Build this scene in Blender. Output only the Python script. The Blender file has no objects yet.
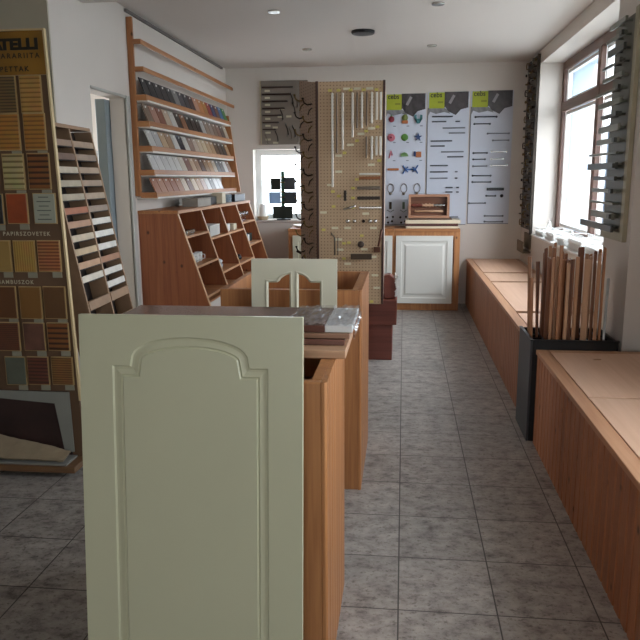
import bpy, bmesh, math, random
from mathutils import Vector, Matrix, geometry
random.seed(7)
S = bpy.context.scene
COL = S.collection
# ------------------------------------------------------------------ camera
cam_d = bpy.data.cameras.new('camera'); cam = bpy.data.objects.new('camera', cam_d); COL.objects.link(cam)
cam_d.sensor_width = 36; cam_d.lens = 715.0 * 36 / 640; cam_d.clip_start = 0.05
f_ = 715.0
def nrm(v): return Vector(v).normalized()
Yc = nrm((404 - 320, 320 - 178, -f_))
a_ = (84 * 25 + f_ * f_) / 142.0
Zc = -nrm((25, -a_, -f_)); Zc = (Zc - Yc * Yc.dot(Zc)).normalized(); Xc = Yc.cross(Zc)
R3 = Matrix((Xc, Yc, Zc))
cam.matrix_world = Matrix.Translation((0, 0, 1.45)) @ R3.to_4x4()
S.camera = cam
# ------------------------------------------------------------------ daylight and exposure
w = bpy.data.worlds.new('overcast_sky'); S.world = w; w.use_nodes = True
bg = w.node_tree.nodes['Background']; bg.inputs[0].default_value = (0.90, 0.95, 1.0, 1); bg.inputs[1].default_value = 5.0
S.view_settings.view_transform = 'Standard'; S.view_settings.look = 'None'
S.view_settings.exposure = 1.15; S.view_settings.gamma = 1; S.view_settings.use_curve_mapping = False
def portal(name, loc, rot, sx, sy):
    l = bpy.data.lights.new(name, 'AREA'); l.shape = 'RECTANGLE'; l.size = sx; l.size_y = sy; l.cycles.is_portal = True
    o = bpy.data.objects.new(name, l); COL.objects.link(o); o.location = loc; o.rotation_euler = rot
portal('portal_window_1', (1.96, 6.1, 1.72), (0, math.radians(90), 0), 1.66, 3.2)
portal('portal_window_3', (1.96, 1.9, 1.72), (0, math.radians(90), 0), 1.66, 2.0)
portal('portal_front_fill', (.05, -2.75, 1.55), (math.radians(90), 0, 0), 1.1, .9)  # serves the unseen opening added behind the camera for front fill
portal('portal_side_room', (-4.15, 6.4, 1.55), (0, math.radians(-90), 0), 1.3, 2.0)
portal('portal_window_2', (-1.35, 8.70, 1.375), (math.radians(-90), 0, 0), 0.8, 0.81)

# ------------------------------------------------------------------ materials
def lin(c): return tuple(((x / 12.92) if x <= 0.04045 else ((x + 0.055) / 1.055) ** 2.4) for x in c)
def rgb(h): h = h.lstrip('#'); return lin(tuple(int(h[i:i + 2], 16) / 255 for i in (0, 2, 4))) + (1,)
def newmat(name):
    m = bpy.data.materials.new(name); m.use_nodes = True
    nt = m.node_tree; b = nt.nodes['Principled BSDF']; return m, nt, b
MATS = {}
def plain(name, col, rough=0.5, metal=0, bump=0, bscale=60, var=0.06, vscale=6, spec=0.5, coat=0):
    if name in MATS: return MATS[name]
    m, nt, b = newmat(name); L = nt.links.new; N = nt.nodes.new
    tc = N('ShaderNodeTexCoord')
    nz = N('ShaderNodeTexNoise'); nz.inputs['Scale'].default_value = vscale; nz.inputs['Detail'].default_value = 4
    L(tc.outputs['Object'], nz.inputs['Vector'])
    rp = N('ShaderNodeValToRGB'); c = rgb(col)
    rp.color_ramp.elements[0].position = 0.3; rp.color_ramp.elements[1].position = 0.7
    rp.color_ramp.elements[0].color = tuple(x * (1 - var) for x in c[:3]) + (1,)
    rp.color_ramp.elements[1].color = tuple(min(1, x * (1 + var)) for x in c[:3]) + (1,)
    L(nz.outputs['Fac'], rp.inputs[0]); L(rp.outputs[0], b.inputs['Base Color'])
    b.inputs['Roughness'].default_value = rough; b.inputs['Metallic'].default_value = metal
    b.inputs['Specular IOR Level'].default_value = spec; b.inputs['Coat Weight'].default_value = coat
    if bump:
        n2 = N('ShaderNodeTexNoise'); n2.inputs['Scale'].default_value = bscale; n2.inputs['Detail'].default_value = 6
        L(tc.outputs['Object'], n2.inputs['Vector'])
        bp = N('ShaderNodeBump'); bp.inputs['Strength'].default_value = bump; bp.inputs['Distance'].default_value = 0.01
        L(n2.outputs['Fac'], bp.inputs['Height']); L(bp.outputs[0], b.inputs['Normal'])
    MATS[name] = m; return m
def wood(name, light, dark, axis='z', scale=1.0, rough=0.45, knots=True, coat=0.0, plank=0):
    if name in MATS: return MATS[name]
    m, nt, b = newmat(name); L = nt.links.new; N = nt.nodes.new
    tc = N('ShaderNodeTexCoord'); mp = N('ShaderNodeMapping')
    st = {'x': (0.5, 14, 14), 'y': (14, 0.5, 14), 'z': (14, 14, 0.5)}[axis]
    mp.inputs['Scale'].default_value = tuple(s * scale for s in st)
    L(tc.outputs['Object'], mp.inputs['Vector'])
    wn = N('ShaderNodeTexNoise'); wn.inputs['Scale'].default_value = 1.6; wn.inputs['Detail'].default_value = 6; wn.inputs['Distortion'].default_value = 0.6
    L(mp.outputs[0], wn.inputs['Vector'])
    fn = N('ShaderNodeTexNoise'); fn.inputs['Scale'].default_value = 9; fn.inputs['Detail'].default_value = 3
    L(mp.outputs[0], fn.inputs['Vector'])
    mx = N('ShaderNodeMix'); mx.data_type = 'FLOAT'; mx.inputs[0].default_value = 0.35
    L(wn.outputs['Fac'], mx.inputs[2]); L(fn.outputs['Fac'], mx.inputs[3])
    rp = N('ShaderNodeValToRGB'); rp.color_ramp.elements[0].position = 0.35; rp.color_ramp.elements[1].position = 0.66
    rp.color_ramp.elements[0].color = rgb(dark); rp.color_ramp.elements[1].color = rgb(light)
    L(mx.outputs[0], rp.inputs[0]); out = rp.outputs[0]
    if knots:
        m2 = N('ShaderNodeMapping'); ks = {'x': (6.5, 9, 9), 'y': (9, 6.5, 9), 'z': (9, 9, 6.5)}[axis]
        m2.inputs['Scale'].default_value = tuple(s * scale for s in ks); L(tc.outputs['Object'], m2.inputs['Vector'])
        vo = N('ShaderNodeTexVoronoi'); vo.inputs['Scale'].default_value = 1.0; L(m2.outputs[0], vo.inputs['Vector'])
        kr = N('ShaderNodeValToRGB'); kr.color_ramp.elements[0].position = 0.05; kr.color_ramp.elements[1].position = 0.13
        kr.color_ramp.elements[0].color = (1, 1, 1, 1); kr.color_ramp.elements[1].color = (0, 0, 0, 1)
        L(vo.outputs['Distance'], kr.inputs[0])
        km = N('ShaderNodeMix'); km.data_type = 'RGBA'; km.inputs[7].default_value = tuple(x * 0.35 for x in rgb(dark)[:3]) + (1,)
        L(kr.outputs[0], km.inputs[0]); L(out, km.inputs[6]); out = km.outputs[2]
    L(out, b.inputs['Base Color'])
    b.inputs['Roughness'].default_value = rough; b.inputs['Coat Weight'].default_value = coat; b.inputs['Coat Roughness'].default_value = 0.15
    bp = N('ShaderNodeBump'); bp.inputs['Strength'].default_value = 0.15; bp.inputs['Distance'].default_value = 0.003
    L(mx.outputs[0], bp.inputs['Height']); L(bp.outputs[0], b.inputs['Normal'])
    MATS[name] = m; return m
def tile_mat():
    m, nt, b = newmat('grey_floor_tiles'); L = nt.links.new; N = nt.nodes.new
    tc = N('ShaderNodeTexCoord'); mp = N('ShaderNodeMapping'); mp.inputs['Location'].default_value = (-0.003 + 0.334 * 30, -0.124 + 0.35 * 30, 0)
    L(tc.outputs['Object'], mp.inputs['Vector'])
    br = N('ShaderNodeTexBrick'); br.offset = 0; br.squash = 1
    br.inputs['Scale'].default_value = 1; br.inputs['Brick Width'].default_value = 0.334; br.inputs['Row Height'].default_value = 0.35
    br.inputs['Mortar Size'].default_value = 0.0028; br.inputs['Mortar Smooth'].default_value = 0.2; br.inputs['Bias'].default_value = 0
    br.inputs['Color1'].default_value = (0.88, 0.88, 0.88, 1); br.inputs['Color2'].default_value = (1.06, 1.06, 1.06, 1); br.inputs['Mortar'].default_value = (1, 1, 1, 1)
    L(mp.outputs[0], br.inputs['Vector'])
    ms = N('ShaderNodeMapping'); ms.inputs['Scale'].default_value = (1.1, 1.4, 1); L(tc.outputs['Object'], ms.inputs['Vector'])
    n1 = N('ShaderNodeTexNoise'); n1.inputs['Scale'].default_value = 11; n1.inputs['Detail'].default_value = 8; n1.inputs['Roughness'].default_value = 0.68
    L(ms.outputs[0], n1.inputs['Vector'])
    r1 = N('ShaderNodeValToRGB'); e = r1.color_ramp.elements
    e[0].position = 0.30; e[0].color = rgb('#625c57'); e[1].position = 0.62; e[1].color = rgb('#b2ada6')
    q = e.new(0.46); q.color = rgb('#9a948e')
    L(n1.outputs['Fac'], r1.inputs[0])
    n2 = N('ShaderNodeTexNoise'); n2.inputs['Scale'].default_value = 38; n2.inputs['Detail'].default_value = 7; n2.inputs['Roughness'].default_value = 0.75
    L(ms.outputs[0], n2.inputs['Vector'])
    r2 = N('ShaderNodeValToRGB'); r2.color_ramp.elements[0].position = 0.38; r2.color_ramp.elements[1].position = 0.47
    r2.color_ramp.elements[0].color = (0.5, 0.47, 0.45, 1); r2.color_ramp.elements[1].color = (1, 1, 1, 1)
    L(n2.outputs['Fac'], r2.inputs[0])
    a = N('ShaderNodeMix'); a.data_type = 'RGBA'; a.blend_type = 'MULTIPLY'; a.inputs[0].default_value = 1
    L(r1.outputs[0], a.inputs[6]); L(r2.outputs[0], a.inputs[7])
    c = N('ShaderNodeMix'); c.data_type = 'RGBA'; c.blend_type = 'MULTIPLY'; c.inputs[0].default_value = 1
    L(a.outputs[2], c.inputs[6]); L(br.outputs['Color'], c.inputs[7])
    g = N('ShaderNodeMix'); g.data_type = 'RGBA'; g.inputs[7].default_value = rgb('#47423f')
    L(br.outputs['Fac'], g.inputs[0]); L(c.outputs[2], g.inputs[6]); L(g.outputs[2], b.inputs['Base Color'])
    b.inputs['Roughness'].default_value = 0.36; b.inputs['Specular IOR Level'].default_value = 0.5
    bp = N('ShaderNodeBump'); bp.inputs['Strength'].default_value = 0.5; bp.inputs['Distance'].default_value = 0.002; bp.invert = True
    L(br.outputs['Fac'], bp.inputs['Height']); L(bp.outputs[0], b.inputs['Normal'])
    return m
def peg_mat(name, col, hole, pitch=0.025):
    m, nt, b = newmat(name); L = nt.links.new; N = nt.nodes.new
    tc = N('ShaderNodeTexCoord'); sc = N('ShaderNodeVectorMath'); sc.operation = 'SCALE'; sc.inputs['Scale'].default_value = 1 / pitch
    L(tc.outputs['Object'], sc.inputs[0])
    fr = N('ShaderNodeVectorMath'); fr.operation = 'FRACTION'; L(sc.outputs[0], fr.inputs[0])
    sb = N('ShaderNodeVectorMath'); sb.operation = 'SUBTRACT'; sb.inputs[1].default_value = (0.5, 0.5, 0.5); L(fr.outputs[0], sb.inputs[0])
    ml = N('ShaderNodeVectorMath'); ml.operation = 'MULTIPLY'; ml.inputs[1].default_value = (1, 0, 1); L(sb.outputs[0], ml.inputs[0])
    ln = N('ShaderNodeVectorMath'); ln.operation = 'LENGTH'; L(ml.outputs[0], ln.inputs[0])
    lt = N('ShaderNodeMath'); lt.operation = 'LESS_THAN'; lt.inputs[1].default_value = 0.17; L(ln.outputs['Value'], lt.inputs[0])
    mx = N('ShaderNodeMix'); mx.data_type = 'RGBA'; mx.inputs[6].default_value = rgb(col); mx.inputs[7].default_value = rgb(hole)
    L(lt.outputs[0], mx.inputs[0]); L(mx.outputs[2], b.inputs['Base Color']); b.inputs['Roughness'].default_value = 0.6
    return m
def glass_mat(name, tint, gl=0.06, rough=0.02):
    m, nt, b = newmat(name); nt.nodes.remove(b); L = nt.links.new; N = nt.nodes.new
    t = N('ShaderNodeBsdfTransparent'); t.inputs[0].default_value = tint
    g = N('ShaderNodeBsdfGlossy'); g.inputs['Roughness'].default_value = rough
    x = N('ShaderNodeMixShader'); lw = N('ShaderNodeLayerWeight'); lw.inputs['Blend'].default_value = 0.5
    pw = N('ShaderNodeMath'); pw.operation = 'POWER'; pw.inputs[1].default_value = 4; L(lw.outputs['Facing'], pw.inputs[0])
    fr = N('ShaderNodeMath'); fr.operation = 'MULTIPLY_ADD'; fr.inputs[1].default_value = 0.3; fr.inputs[2].default_value = gl * .6; L(pw.outputs[0], fr.inputs[0])
    L(fr.outputs[0], x.inputs[0]); L(t.outputs[0], x.inputs[1]); L(g.outputs[0], x.inputs[2])
    L(x.outputs[0], nt.nodes['Material Output'].inputs['Surface']); return m
def stripe_mat(name, c1, c2, axis, pitch, duty=0.5, rough=0.6):
    m, nt, b = newmat(name); L = nt.links.new; N = nt.nodes.new
    tc = N('ShaderNodeTexCoord'); sp = N('ShaderNodeSeparateXYZ'); L(tc.outputs['Object'], sp.inputs[0])
    d = N('ShaderNodeMath'); d.operation = 'MULTIPLY'; d.inputs[1].default_value = 1 / pitch; L(sp.outputs['XYZ'.index(axis.upper())], d.inputs[0])
    fr = N('ShaderNodeMath'); fr.operation = 'FRACT'; L(d.outputs[0], fr.inputs[0])
    rp = N('ShaderNodeValToRGB'); rp.color_ramp.elements[0].position = duty - 0.12; rp.color_ramp.elements[1].position = duty + 0.12
    rp.color_ramp.elements[0].color = rgb(c1); rp.color_ramp.elements[1].color = rgb(c2); L(fr.outputs[0], rp.inputs[0])
    nz = N('ShaderNodeTexNoise'); nz.inputs['Scale'].default_value = 18; L(tc.outputs['Object'], nz.inputs['Vector'])
    mm = N('ShaderNodeMix'); mm.data_type = 'RGBA'; mm.blend_type = 'OVERLAY'; mm.inputs[0].default_value = 0.25
    L(rp.outputs[0], mm.inputs[6]); L(nz.outputs['Color'], mm.inputs[7]); L(mm.outputs[2], b.inputs['Base Color'])
    b.inputs['Roughness'].default_value = rough; MATS[name] = m; return m

M_wall = plain('white_wall_paint', '#d3cbc2', 0.9, bump=0.08, bscale=90, var=0.02, vscale=1.5)
M_ceil = plain('ceiling_paint', '#cfc7bf', 0.9, bump=0.05, bscale=90, var=0.02, vscale=1.0)
M_floor = tile_mat()
M_pine = wood('orange_pine', '#bd8452', '#9c643c', 'z')
M_piney = wood('orange_pine_y', '#bd8452', '#9c643c', 'y')
M_pinex = wood('orange_pine_x', '#bd8452', '#9c643c', 'x')
M_pinedk = wood('aged_pine', '#a3633c', '#83482b', 'z')
M_bench = wood('bench_pine_boards', '#b47b55', '#935b3c', 'z', rough=0.5)
M_benchx = wood('bench_rim_wood', '#c99b78', '#b07f5f', 'y', knots=False)
M_ply = wood('pale_plywood', '#dbb59a', '#cda487', 'y', 0.5, knots=False, rough=0.55)
M_edge = wood('light_edge_wood', '#dcb790', '#c99f76', 'z', knots=False)
M_edgey = wood('light_edge_wood_y', '#cf9f78', '#b98560', 'y', knots=False)
M_frame = wood('window_frame_wood', '#78594b', '#5f4439', 'y', knots=False)
M_framez = wood('window_frame_wood_z', '#78594b', '#5f4439', 'z', knots=False)
M_cream = plain('cream_lacquer', '#c9c8a9', 0.32, var=0.01, spec=0.5)
M_cream2 = plain('cream_lacquer_pale', '#cdc9b1', 0.35, var=0.01)
M_white = plain('white_lacquer', '#dcdad2', 0.35, var=0.01)
M_whitep = plain('white_plastic', '#e4e4e0', 0.4, var=0.01)
M_black = plain('black_metal', '#17181a', 0.4, metal=0.3)
M_steel = plain('dark_grey_steel', '#44474b', 0.5, metal=0.2)
M_chrome = plain('brushed_nickel', '#b9b7b0', 0.25, metal=1)
M_brass = plain('antique_brass', '#7d6a45', 0.35, metal=1)
M_dkmet = plain('dark_bronze', '#37302a', 0.35, metal=0.8)
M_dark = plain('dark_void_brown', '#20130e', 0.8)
M_glass = glass_mat('window_glass', (0.96, 0.98, 1, 1))
M_film = glass_mat('clear_plastic_film', (0.86, 0.87, 0.9, 1), gl=0.45, rough=0.14)
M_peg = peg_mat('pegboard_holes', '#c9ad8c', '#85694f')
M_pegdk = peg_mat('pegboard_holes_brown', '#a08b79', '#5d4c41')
M_ext = plain('exterior_render', '#cfdbe6', 0.9)

# ------------------------------------------------------------------ mesh helpers
class MB:
    def __init__(s): s.v = []; s.f = []
    def add(s, vs, fs):
        n = len(s.v); s.v += [tuple(v) for v in vs]; s.f += [tuple(i + n for i in f) for f in fs]; return s
    def box(s, x0, x1, y0, y1, z0, z1):
        x0, x1 = min(x0, x1), max(x0, x1); y0, y1 = min(y0, y1), max(y0, y1); z0, z1 = min(z0, z1), max(z0, z1)
        return s.add([(x0, y0, z0), (x1, y0, z0), (x1, y1, z0), (x0, y1, z0), (x0, y0, z1), (x1, y0, z1), (x1, y1, z1), (x0, y1, z1)],
                     [(0, 3, 2, 1), (4, 5, 6, 7), (0, 1, 5, 4), (1, 2, 6, 5), (2, 3, 7, 6), (3, 0, 4, 7)])
    def obox(s, c, size, M):   # oriented box
        c = Vector(c); h = [q / 2 for q in size]; vs = []
        for dz in (-1, 1):
            for dx, dy in ((-1, -1), (1, -1), (1, 1), (-1, 1)): vs.append(c + M @ Vector((dx * h[0], dy * h[1], dz * h[2])))
        return s.add(vs, [(0, 3, 2, 1), (4, 5, 6, 7), (0, 1, 5, 4), (1, 2, 6, 5), (2, 3, 7, 6), (3, 0, 4, 7)])
    def poly(s, outer, a, b, plane='xz', holes=()):
        # 2D polygon with holes, extruded from a to b along the remaining axis
        def P(p, t):
            return {'xz': (p[0], t, p[1]), 'yz': (t, p[0], p[1]), 'xy': (p[0], p[1], t)}[plane]
        loops = [list(outer)] + [list(h) for h in holes]; flat = [p for l in loops for p in l]; n = len(flat)
        tri = geometry.tessellate_polygon([[Vector((p[0], p[1], 0)) for p in l] for l in loops])
        vs = [P(p, a) for p in flat] + [P(p, b) for p in flat]; fs = []
        for t in tri: fs.append(tuple(t)); fs.append(tuple(i + n for i in reversed(t)))
        o = 0
        for l in loops:
            k = len(l)
            for i in range(k): j = (i + 1) % k; fs.append((o + i, o + j, o + j + n, o + i + n))
            o += k
        return s.add(vs, fs)
    def tube(s, pts, r, n=8, cap=True):
        pts = [Vector(p) for p in pts]; rings = []; ref = None
        for i, p in enumerate(pts):
            d = (pts[min(i + 1, len(pts) - 1)] - pts[max(i - 1, 0)]).normalized()
            if ref is None: ref = Vector((0, 0, 1)) if abs(d.z) < 0.9 else Vector((1, 0, 0))
            u = (ref - d * ref.dot(d)).normalized(); ref = u; v = d.cross(u); rr = r[i] if isinstance(r, (list, tuple)) else r
            rings.append([p + (u * math.cos(2 * math.pi * k / n) + v * math.sin(2 * math.pi * k / n)) * rr for k in range(n)])
        vs = [q for ring in rings for q in ring]; fs = []
        for i in range(len(pts) - 1):
            for k in range(n): k2 = (k + 1) % n; fs.append((i * n + k, i * n + k2, (i + 1) * n + k2, (i + 1) * n + k))
        if cap: fs.append(tuple(range(n - 1, -1, -1))); fs.append(tuple((len(pts) - 1) * n + k for k in range(n)))
        return s.add(vs, fs)
    def lathe(s, c, prof, n=20, axis='z'):   # prof: (r, h)
        c = Vector(c); vs = []; fs = []
        for r, h in prof:
            for k in range(n):
                a = 2 * math.pi * k / n; q = (r * math.cos(a), r * math.sin(a), h)
                if axis == 'y': q = (q[0], q[2], q[1])
                if axis == 'x': q = (q[2], q[0], q[1])
                vs.append(c + Vector(q))
        m = len(prof)
        for i in range(m - 1):
            for k in range(n): k2 = (k + 1) % n; fs.append((i * n + k, i * n + k2, (i + 1) * n + k2, (i + 1) * n + k))
        fs.append(tuple(range(n - 1, -1, -1))); fs.append(tuple((m - 1) * n + k for k in range(n)))
        return s.add(vs, fs)
    def build(s, name, mat, parent=None, bevel=0, smooth=False, seg=1):
        if parent is not None: org = wloc(parent); base = Vector((0, 0, 0)) + org
        else:
            xs = [v[0] for v in s.v]; ys = [v[1] for v in s.v]; zs = [v[2] for v in s.v]
            base = Vector(((min(xs) + max(xs)) / 2, (min(ys) + max(ys)) / 2, min(zs)))
        me = bpy.data.meshes.new(name)
        me.from_pydata([tuple(Vector(v) - base) for v in s.v], [], s.f); me.update()
        bm = bmesh.new(); bm.from_mesh(me); bmesh.ops.recalc_face_normals(bm, faces=bm.faces[:]); bm.to_mesh(me); bm.free()
        me.materials.append(mat)
        if smooth: me.polygons.foreach_set('use_smooth', [True] * len(me.polygons))
        o = bpy.data.objects.new(name, me); COL.objects.link(o)
        if parent is not None: o.parent = parent
        else: o.location = base
        if bevel:
            bv = o.modifiers.new('bevel', 'BEVEL'); bv.width = bevel; bv.segments = seg; bv.limit_method = 'ANGLE'; bv.angle_limit = math.radians(40)
        return o
def wloc(o):
    p = Vector(o.location)
    while o.parent: o = o.parent; p = p + Vector(o.location)
    return p
def thing(name, loc, label, cat, group=None, rot=(0, 0, 0)):
    o = bpy.data.objects.new(name, None); COL.objects.link(o); o.location = loc; o.rotation_euler = rot
    o.empty_display_size = 0.1; return tag(o, label, cat, group)
def tag(o, label, cat, group=None, kind=None):
    o['label'] = label; o['category'] = cat
    if group: o['group'] = group
    if kind: o['kind'] = kind
    return o
def struct(o, label=None):
    o['kind'] = 'structure'
    if label: o['label'] = label
    return o
def B(name, mat, parent, x0, x1, y0, y1, z0, z1, bevel=0.002):
    return MB().box(x0, x1, y0, y1, z0, z1).build(name, mat, parent, bevel)
ORD = ['first', 'second', 'third', 'fourth', 'fifth', 'sixth', 'seventh', 'eighth', 'ninth', 'tenth', 'eleventh', 'twelfth', 'thirteenth', 'fourteenth', 'fifteenth',
       'sixteenth', 'seventeenth', 'eighteenth', 'nineteenth', 'twentieth']
def text(name, body, size, loc, rot, mat, parent=None, ext=0.001, align='LEFT', off=0.0, sx=1.0, space=1.0):
    c = bpy.data.curves.new(name, 'FONT'); c.body = body; c.size = size; c.extrude = ext; c.align_x = align; c.offset = off; c.space_character = space
    tmp = bpy.data.objects.new(name, c); COL.objects.link(tmp); bpy.context.view_layer.update()
    me = bpy.data.meshes.new_from_object(tmp.evaluated_get(bpy.context.evaluated_depsgraph_get())); bpy.data.objects.remove(tmp)
    me.materials.clear(); me.materials.append(mat); me.name = name
    o = bpy.data.objects.new(name, me); COL.objects.link(o)
    o.rotation_euler = rot; o.scale = (sx, 1, 1)
    if parent is not None: o.parent = parent; o.location = Vector(loc) - wloc(parent)
    else: o.location = loc
    return o

# ------------------------------------------------------------------ room shell
CZ = 2.69
struct(MB().box(-4.0, 1.34, -2.6, 8.4, -0.1, 0).build('floor', M_floor)).location.z = -0.1
fl = bpy.data.objects['floor']   # keep world-aligned texture: origin at world zero
for v in fl.data.vertices: v.co = v.co + fl.location
fl.location = (0, 0, 0)
m = MB().box(-4.0, 1.9, 4.65, 8.65, CZ, CZ + 0.1).box(-4.0, 1.9, -2.6, 4.65, 2.555, CZ + 0.1)
struct(m.build('ceiling', M_ceil))
# back wall with small window opening
m = MB(); X0, X1, Z0, Z1 = -1.752, -0.95, 0.97, 1.785
m.box(-4.0, X0, 8.4, 8.65, 0, CZ).box(X1, 1.9, 8.4, 8.65, 0, CZ).box(X0, X1, 8.4, 8.65, 0, Z0).box(X0, X1, 8.4, 8.65, Z1, CZ)
struct(m.build('wall_back', M_wall))
# right wall with two window openings
m = MB(); ya, yb = 4.49, 7.71; yc, yd = 0.9, 2.9; zs, zh = 0.87, 2.565
m.box(1.34, 1.9, yb, 8.4, 0, CZ).box(1.34, 1.9, yd, ya, 0, CZ).box(1.34, 1.9, -2.6, yc, 0, CZ)
m.box(1.34, 1.9, ya, yb, 0, zs - 0.02).box(1.34, 1.9, ya, yb, zh, CZ)
m.box(1.34, 1.9, yc, yd, 0, zs - 0.02).box(1.34, 1.9, yc, yd, 2.5, CZ)
struct(m.build('wall_right', M_wall))
struct(MB().box(1.2, 1.34, 3.98, 4.49, 0, CZ).build('wall_right_pier', M_wall))
# left wall with door opening, return wall, adjoining rooms
m = MB(); m.box(-2.17, -2.05, 4.18, 4.68, 0, CZ).box(-2.17, -2.05, 5.28, 8.4, 0, CZ).box(-2.17, -2.05, 4.68, 5.28, 2.04, CZ)
struct(m.build('wall_left', M_wall))
M_olive = plain('olive_grey_wall_paint', '#b5ad98', 0.9, var=0.02)
struct(MB().box(-4.0, -2.05, 4.165, 4.1795, 0, CZ).box(-4.0, -2.1705, 4.1795, 4.3, 0, CZ).build('wall_left_return', M_olive))
m = MB(); m.box(-4.1, -4.0, -2.6, 5.4, 0, CZ).box(-4.1, -4.0, 7.4, 8.65, 0, CZ).box(-4.1, -4.0, 5.4, 7.4, 0, .9).box(-4.1, -4.0, 5.4, 7.4, 2.2, CZ)
struct(m.build('wall_left_far', M_wall))
m = MB().box(-4.1, -.5, -2.7, -2.6, 0, CZ).box(0.6, 1.9, -2.7, -2.6, 0, CZ).box(-.5, .6, -2.7, -2.6, 0, 1.1).box(-.5, .6, -2.7, -2.6, 2.0, CZ)  # middle gap is an added opening, out of view, that brightens the fronts
struct(m.build('wall_front', M_wall))
# dark conduit running along the top of the left wall
struct(MB().box(-2.048, -2.028, 5.35, 8.2, 2.655, 2.675).build('trim_1', plain('grey_conduit', '#6b645e', 0.7)))
# door 1 : casing and half open glazed leaf seen edge-on
m = MB(); m.box(-2.062, -2.035, 5.28, 5.345, 0, 2.06).box(-2.062, -2.042, 4.68, 5.28, 2.04, 2.06)
struct(m.build('trim_2', plain('grey_white_casing', '#b3b2ab', 0.6), bevel=0.004))
d = bpy.data.objects.new('door_1', None); COL.objects.link(d); d.location = (-2.2, 5.25, 0); struct(d)
M_blg = plain('blue_grey_door_paint', '#7f8a8f', 0.35)
m = MB(); m.box(-2.25, -2.175, 5.20, 5.95, 0.005, 2.03)
m.build('door_leaf', M_blg, d, 0.003)
h = MB().tube([(-2.25, 5.88, 1.03), (-2.30, 5.88, 1.03), (-2.30, 5.77, 1.03)], 0.009).build('door_handle', M_chrome, d, smooth=True)
struct(MB().box(-2.9, -2.86, 5.9, 8.1, 0.0, 1.72).build('wall_side_room_partition', plain('white_partition', '#e6e8ea', 0.6)))
# windows -----------------------------------------------------------------
def window_side(name, y0, y1, z0, z1, mull, trans, x=1.56):
    r = bpy.data.objects.new(name, None); COL.objects.link(r); r.location = (x, (y0 + y1) / 2, z0); struct(r)
    m = MB(); t = 0.085
    m.box(x, x + .035, y0, y0 + t, z0, z1).box(x, x + .035, y1 - t, y1, z0, z1)
    for q in mull: m.box(x - .010, x + .035, q - .045, q + .045, z0 + t, z1 - t)
    fz = m.build('window_frame', M_framez, r, 0.006)
    m = MB(); m.box(x, x + .035, y0 + t, y1 - t, z0, z0 + t).box(x, x + .035, y0 + t, y1 - t, z1 - t, z1)
    cuts = [y0 + t] + [v for q in mull for v in (q - .045, q + .045)] + [y1 - t]
    for i in range(0, len(cuts), 2): m.box(x - .006, x + .035, cuts[i], cuts[i + 1], trans - .045, trans + .045)
    m.build('window_rail', M_frame, r, 0.006)
    # white inner gaskets / sash lines, and panes
    g = MB(); p = MB()
    for i in range(0, len(cuts), 2):
        for za, zb in ((z0 + t, trans - .045), (trans + .045, z1 - t)):
            c0, c1 = cuts[i], cuts[i + 1]
            g.poly([(c0, za), (c1, za), (c1, zb), (c0, zb)], x + .036, x + .075, 'yz', holes=[[(c0 + .03, za + .03), (c1 - .03, za + .03), (c1 - .03, zb - .03), (c0 + .03, zb - .03)]])
            p.box(x + .048, x + .052, c0 + .03, c1 - .03, za + .03, zb - .03)
    g.build('sash', M_whitep, r); p.build('pane', M_glass, r)
    return r
window_side('window_1', 4.49, 7.71, 0.87, 2.565, [6.28], 2.13)
window_side('window_3', 0.9, 2.9, 0.87, 2.5, [1.9], 2.1)
for n, (a, b_) in ((1, (4.5, 7.70)), (2, (0.91, 2.89))):
    struct(MB().box(1.325, 1.56, a, b_, 0.85, 0.87).build('window_sill_%d' % n, plain('white_sill', '#e3e1dc', 0.35), bevel=0.004))
r = bpy.data.objects.new('window_2', None); COL.objects.link(r); r.location = (-1.35, 8.55, 0.97); struct(r)
m = MB(); m.poly([(-1.752, .975), (-.95, .975), (-.95, 1.785), (-1.752, 1.785)], 8.56, 8.62, 'xz', holes=[[(-1.685, 1.04), (-1.02, 1.04), (-1.02, 1.72), (-1.685, 1.72)]])
m.build('window_frame', M_whitep, r, 0)
MB().box(-1.685, -1.02, 8.59, 8.594, 1.04, 1.72).build('pane', M_glass, r)
struct(MB().box(-1.775, -0.93, 8.36, 8.56, 0.945, 0.97).build('window_sill_3', plain('stone_sill', '#b9aea6', 0.5), bevel=0.004))
M_rev = plain('blue_grey_outer_reveal', '#a3b3c2', .9)
struct(MB().box(1.66, 1.86, 7.695, 7.7095, .87, 2.56).box(1.66, 1.9, 4.5, 7.695, 2.55, 2.5645).build('trim_3', M_rev))
# outside: neighbouring building and ground
nb = thing('building', (9.0, 36, -0.6), 'pale grey neighbouring house seen through the tall window', 'building')
B('wall', plain('house_render', '#35414e', 0.9), nb, 6, 13, 30, 44, -0.6, 3.2, 0)
B('roof', plain('house_roof', '#3d4751', 0.9), nb, 5.7, 13.3, 29.7, 44.3, 3.2, 3.45, 0)
for k in range(4): B('window', plain('house_window', '#27303a', 0.3), nb, 6.8 + k * 1.6, 7.6 + k * 1.6, 29.96, 29.995, 0.7, 2.0, 0)
struct(MB().box(1.98, 60, -30, 80, -0.7, -0.6).build('ground_outside', plain('street_paving', '#a2a6a6', 0.9)))
tr = thing('tree', (3.6, 16, -0.6), 'bare thin tree standing outside the tall window', 'tree')
m = MB().tube([(3.6, 16, -.6), (3.62, 16, .6), (3.58, 16.05, 1.5)], [.06, .045, .02], 6)
for k in range(9):
    a = k * 2.4; z = .3 + k * .13
    m.tube([(3.6, 16, z), (3.6 + .35 * math.cos(a), 16 + .35 * math.sin(a), z + .45), (3.6 + .5 * math.cos(a), 16 + .45 * math.sin(a), z + .8)], [.018, .01, .004], 5)
m.build('trunk', plain('bark', '#77706a', 0.9), tr)

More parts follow.
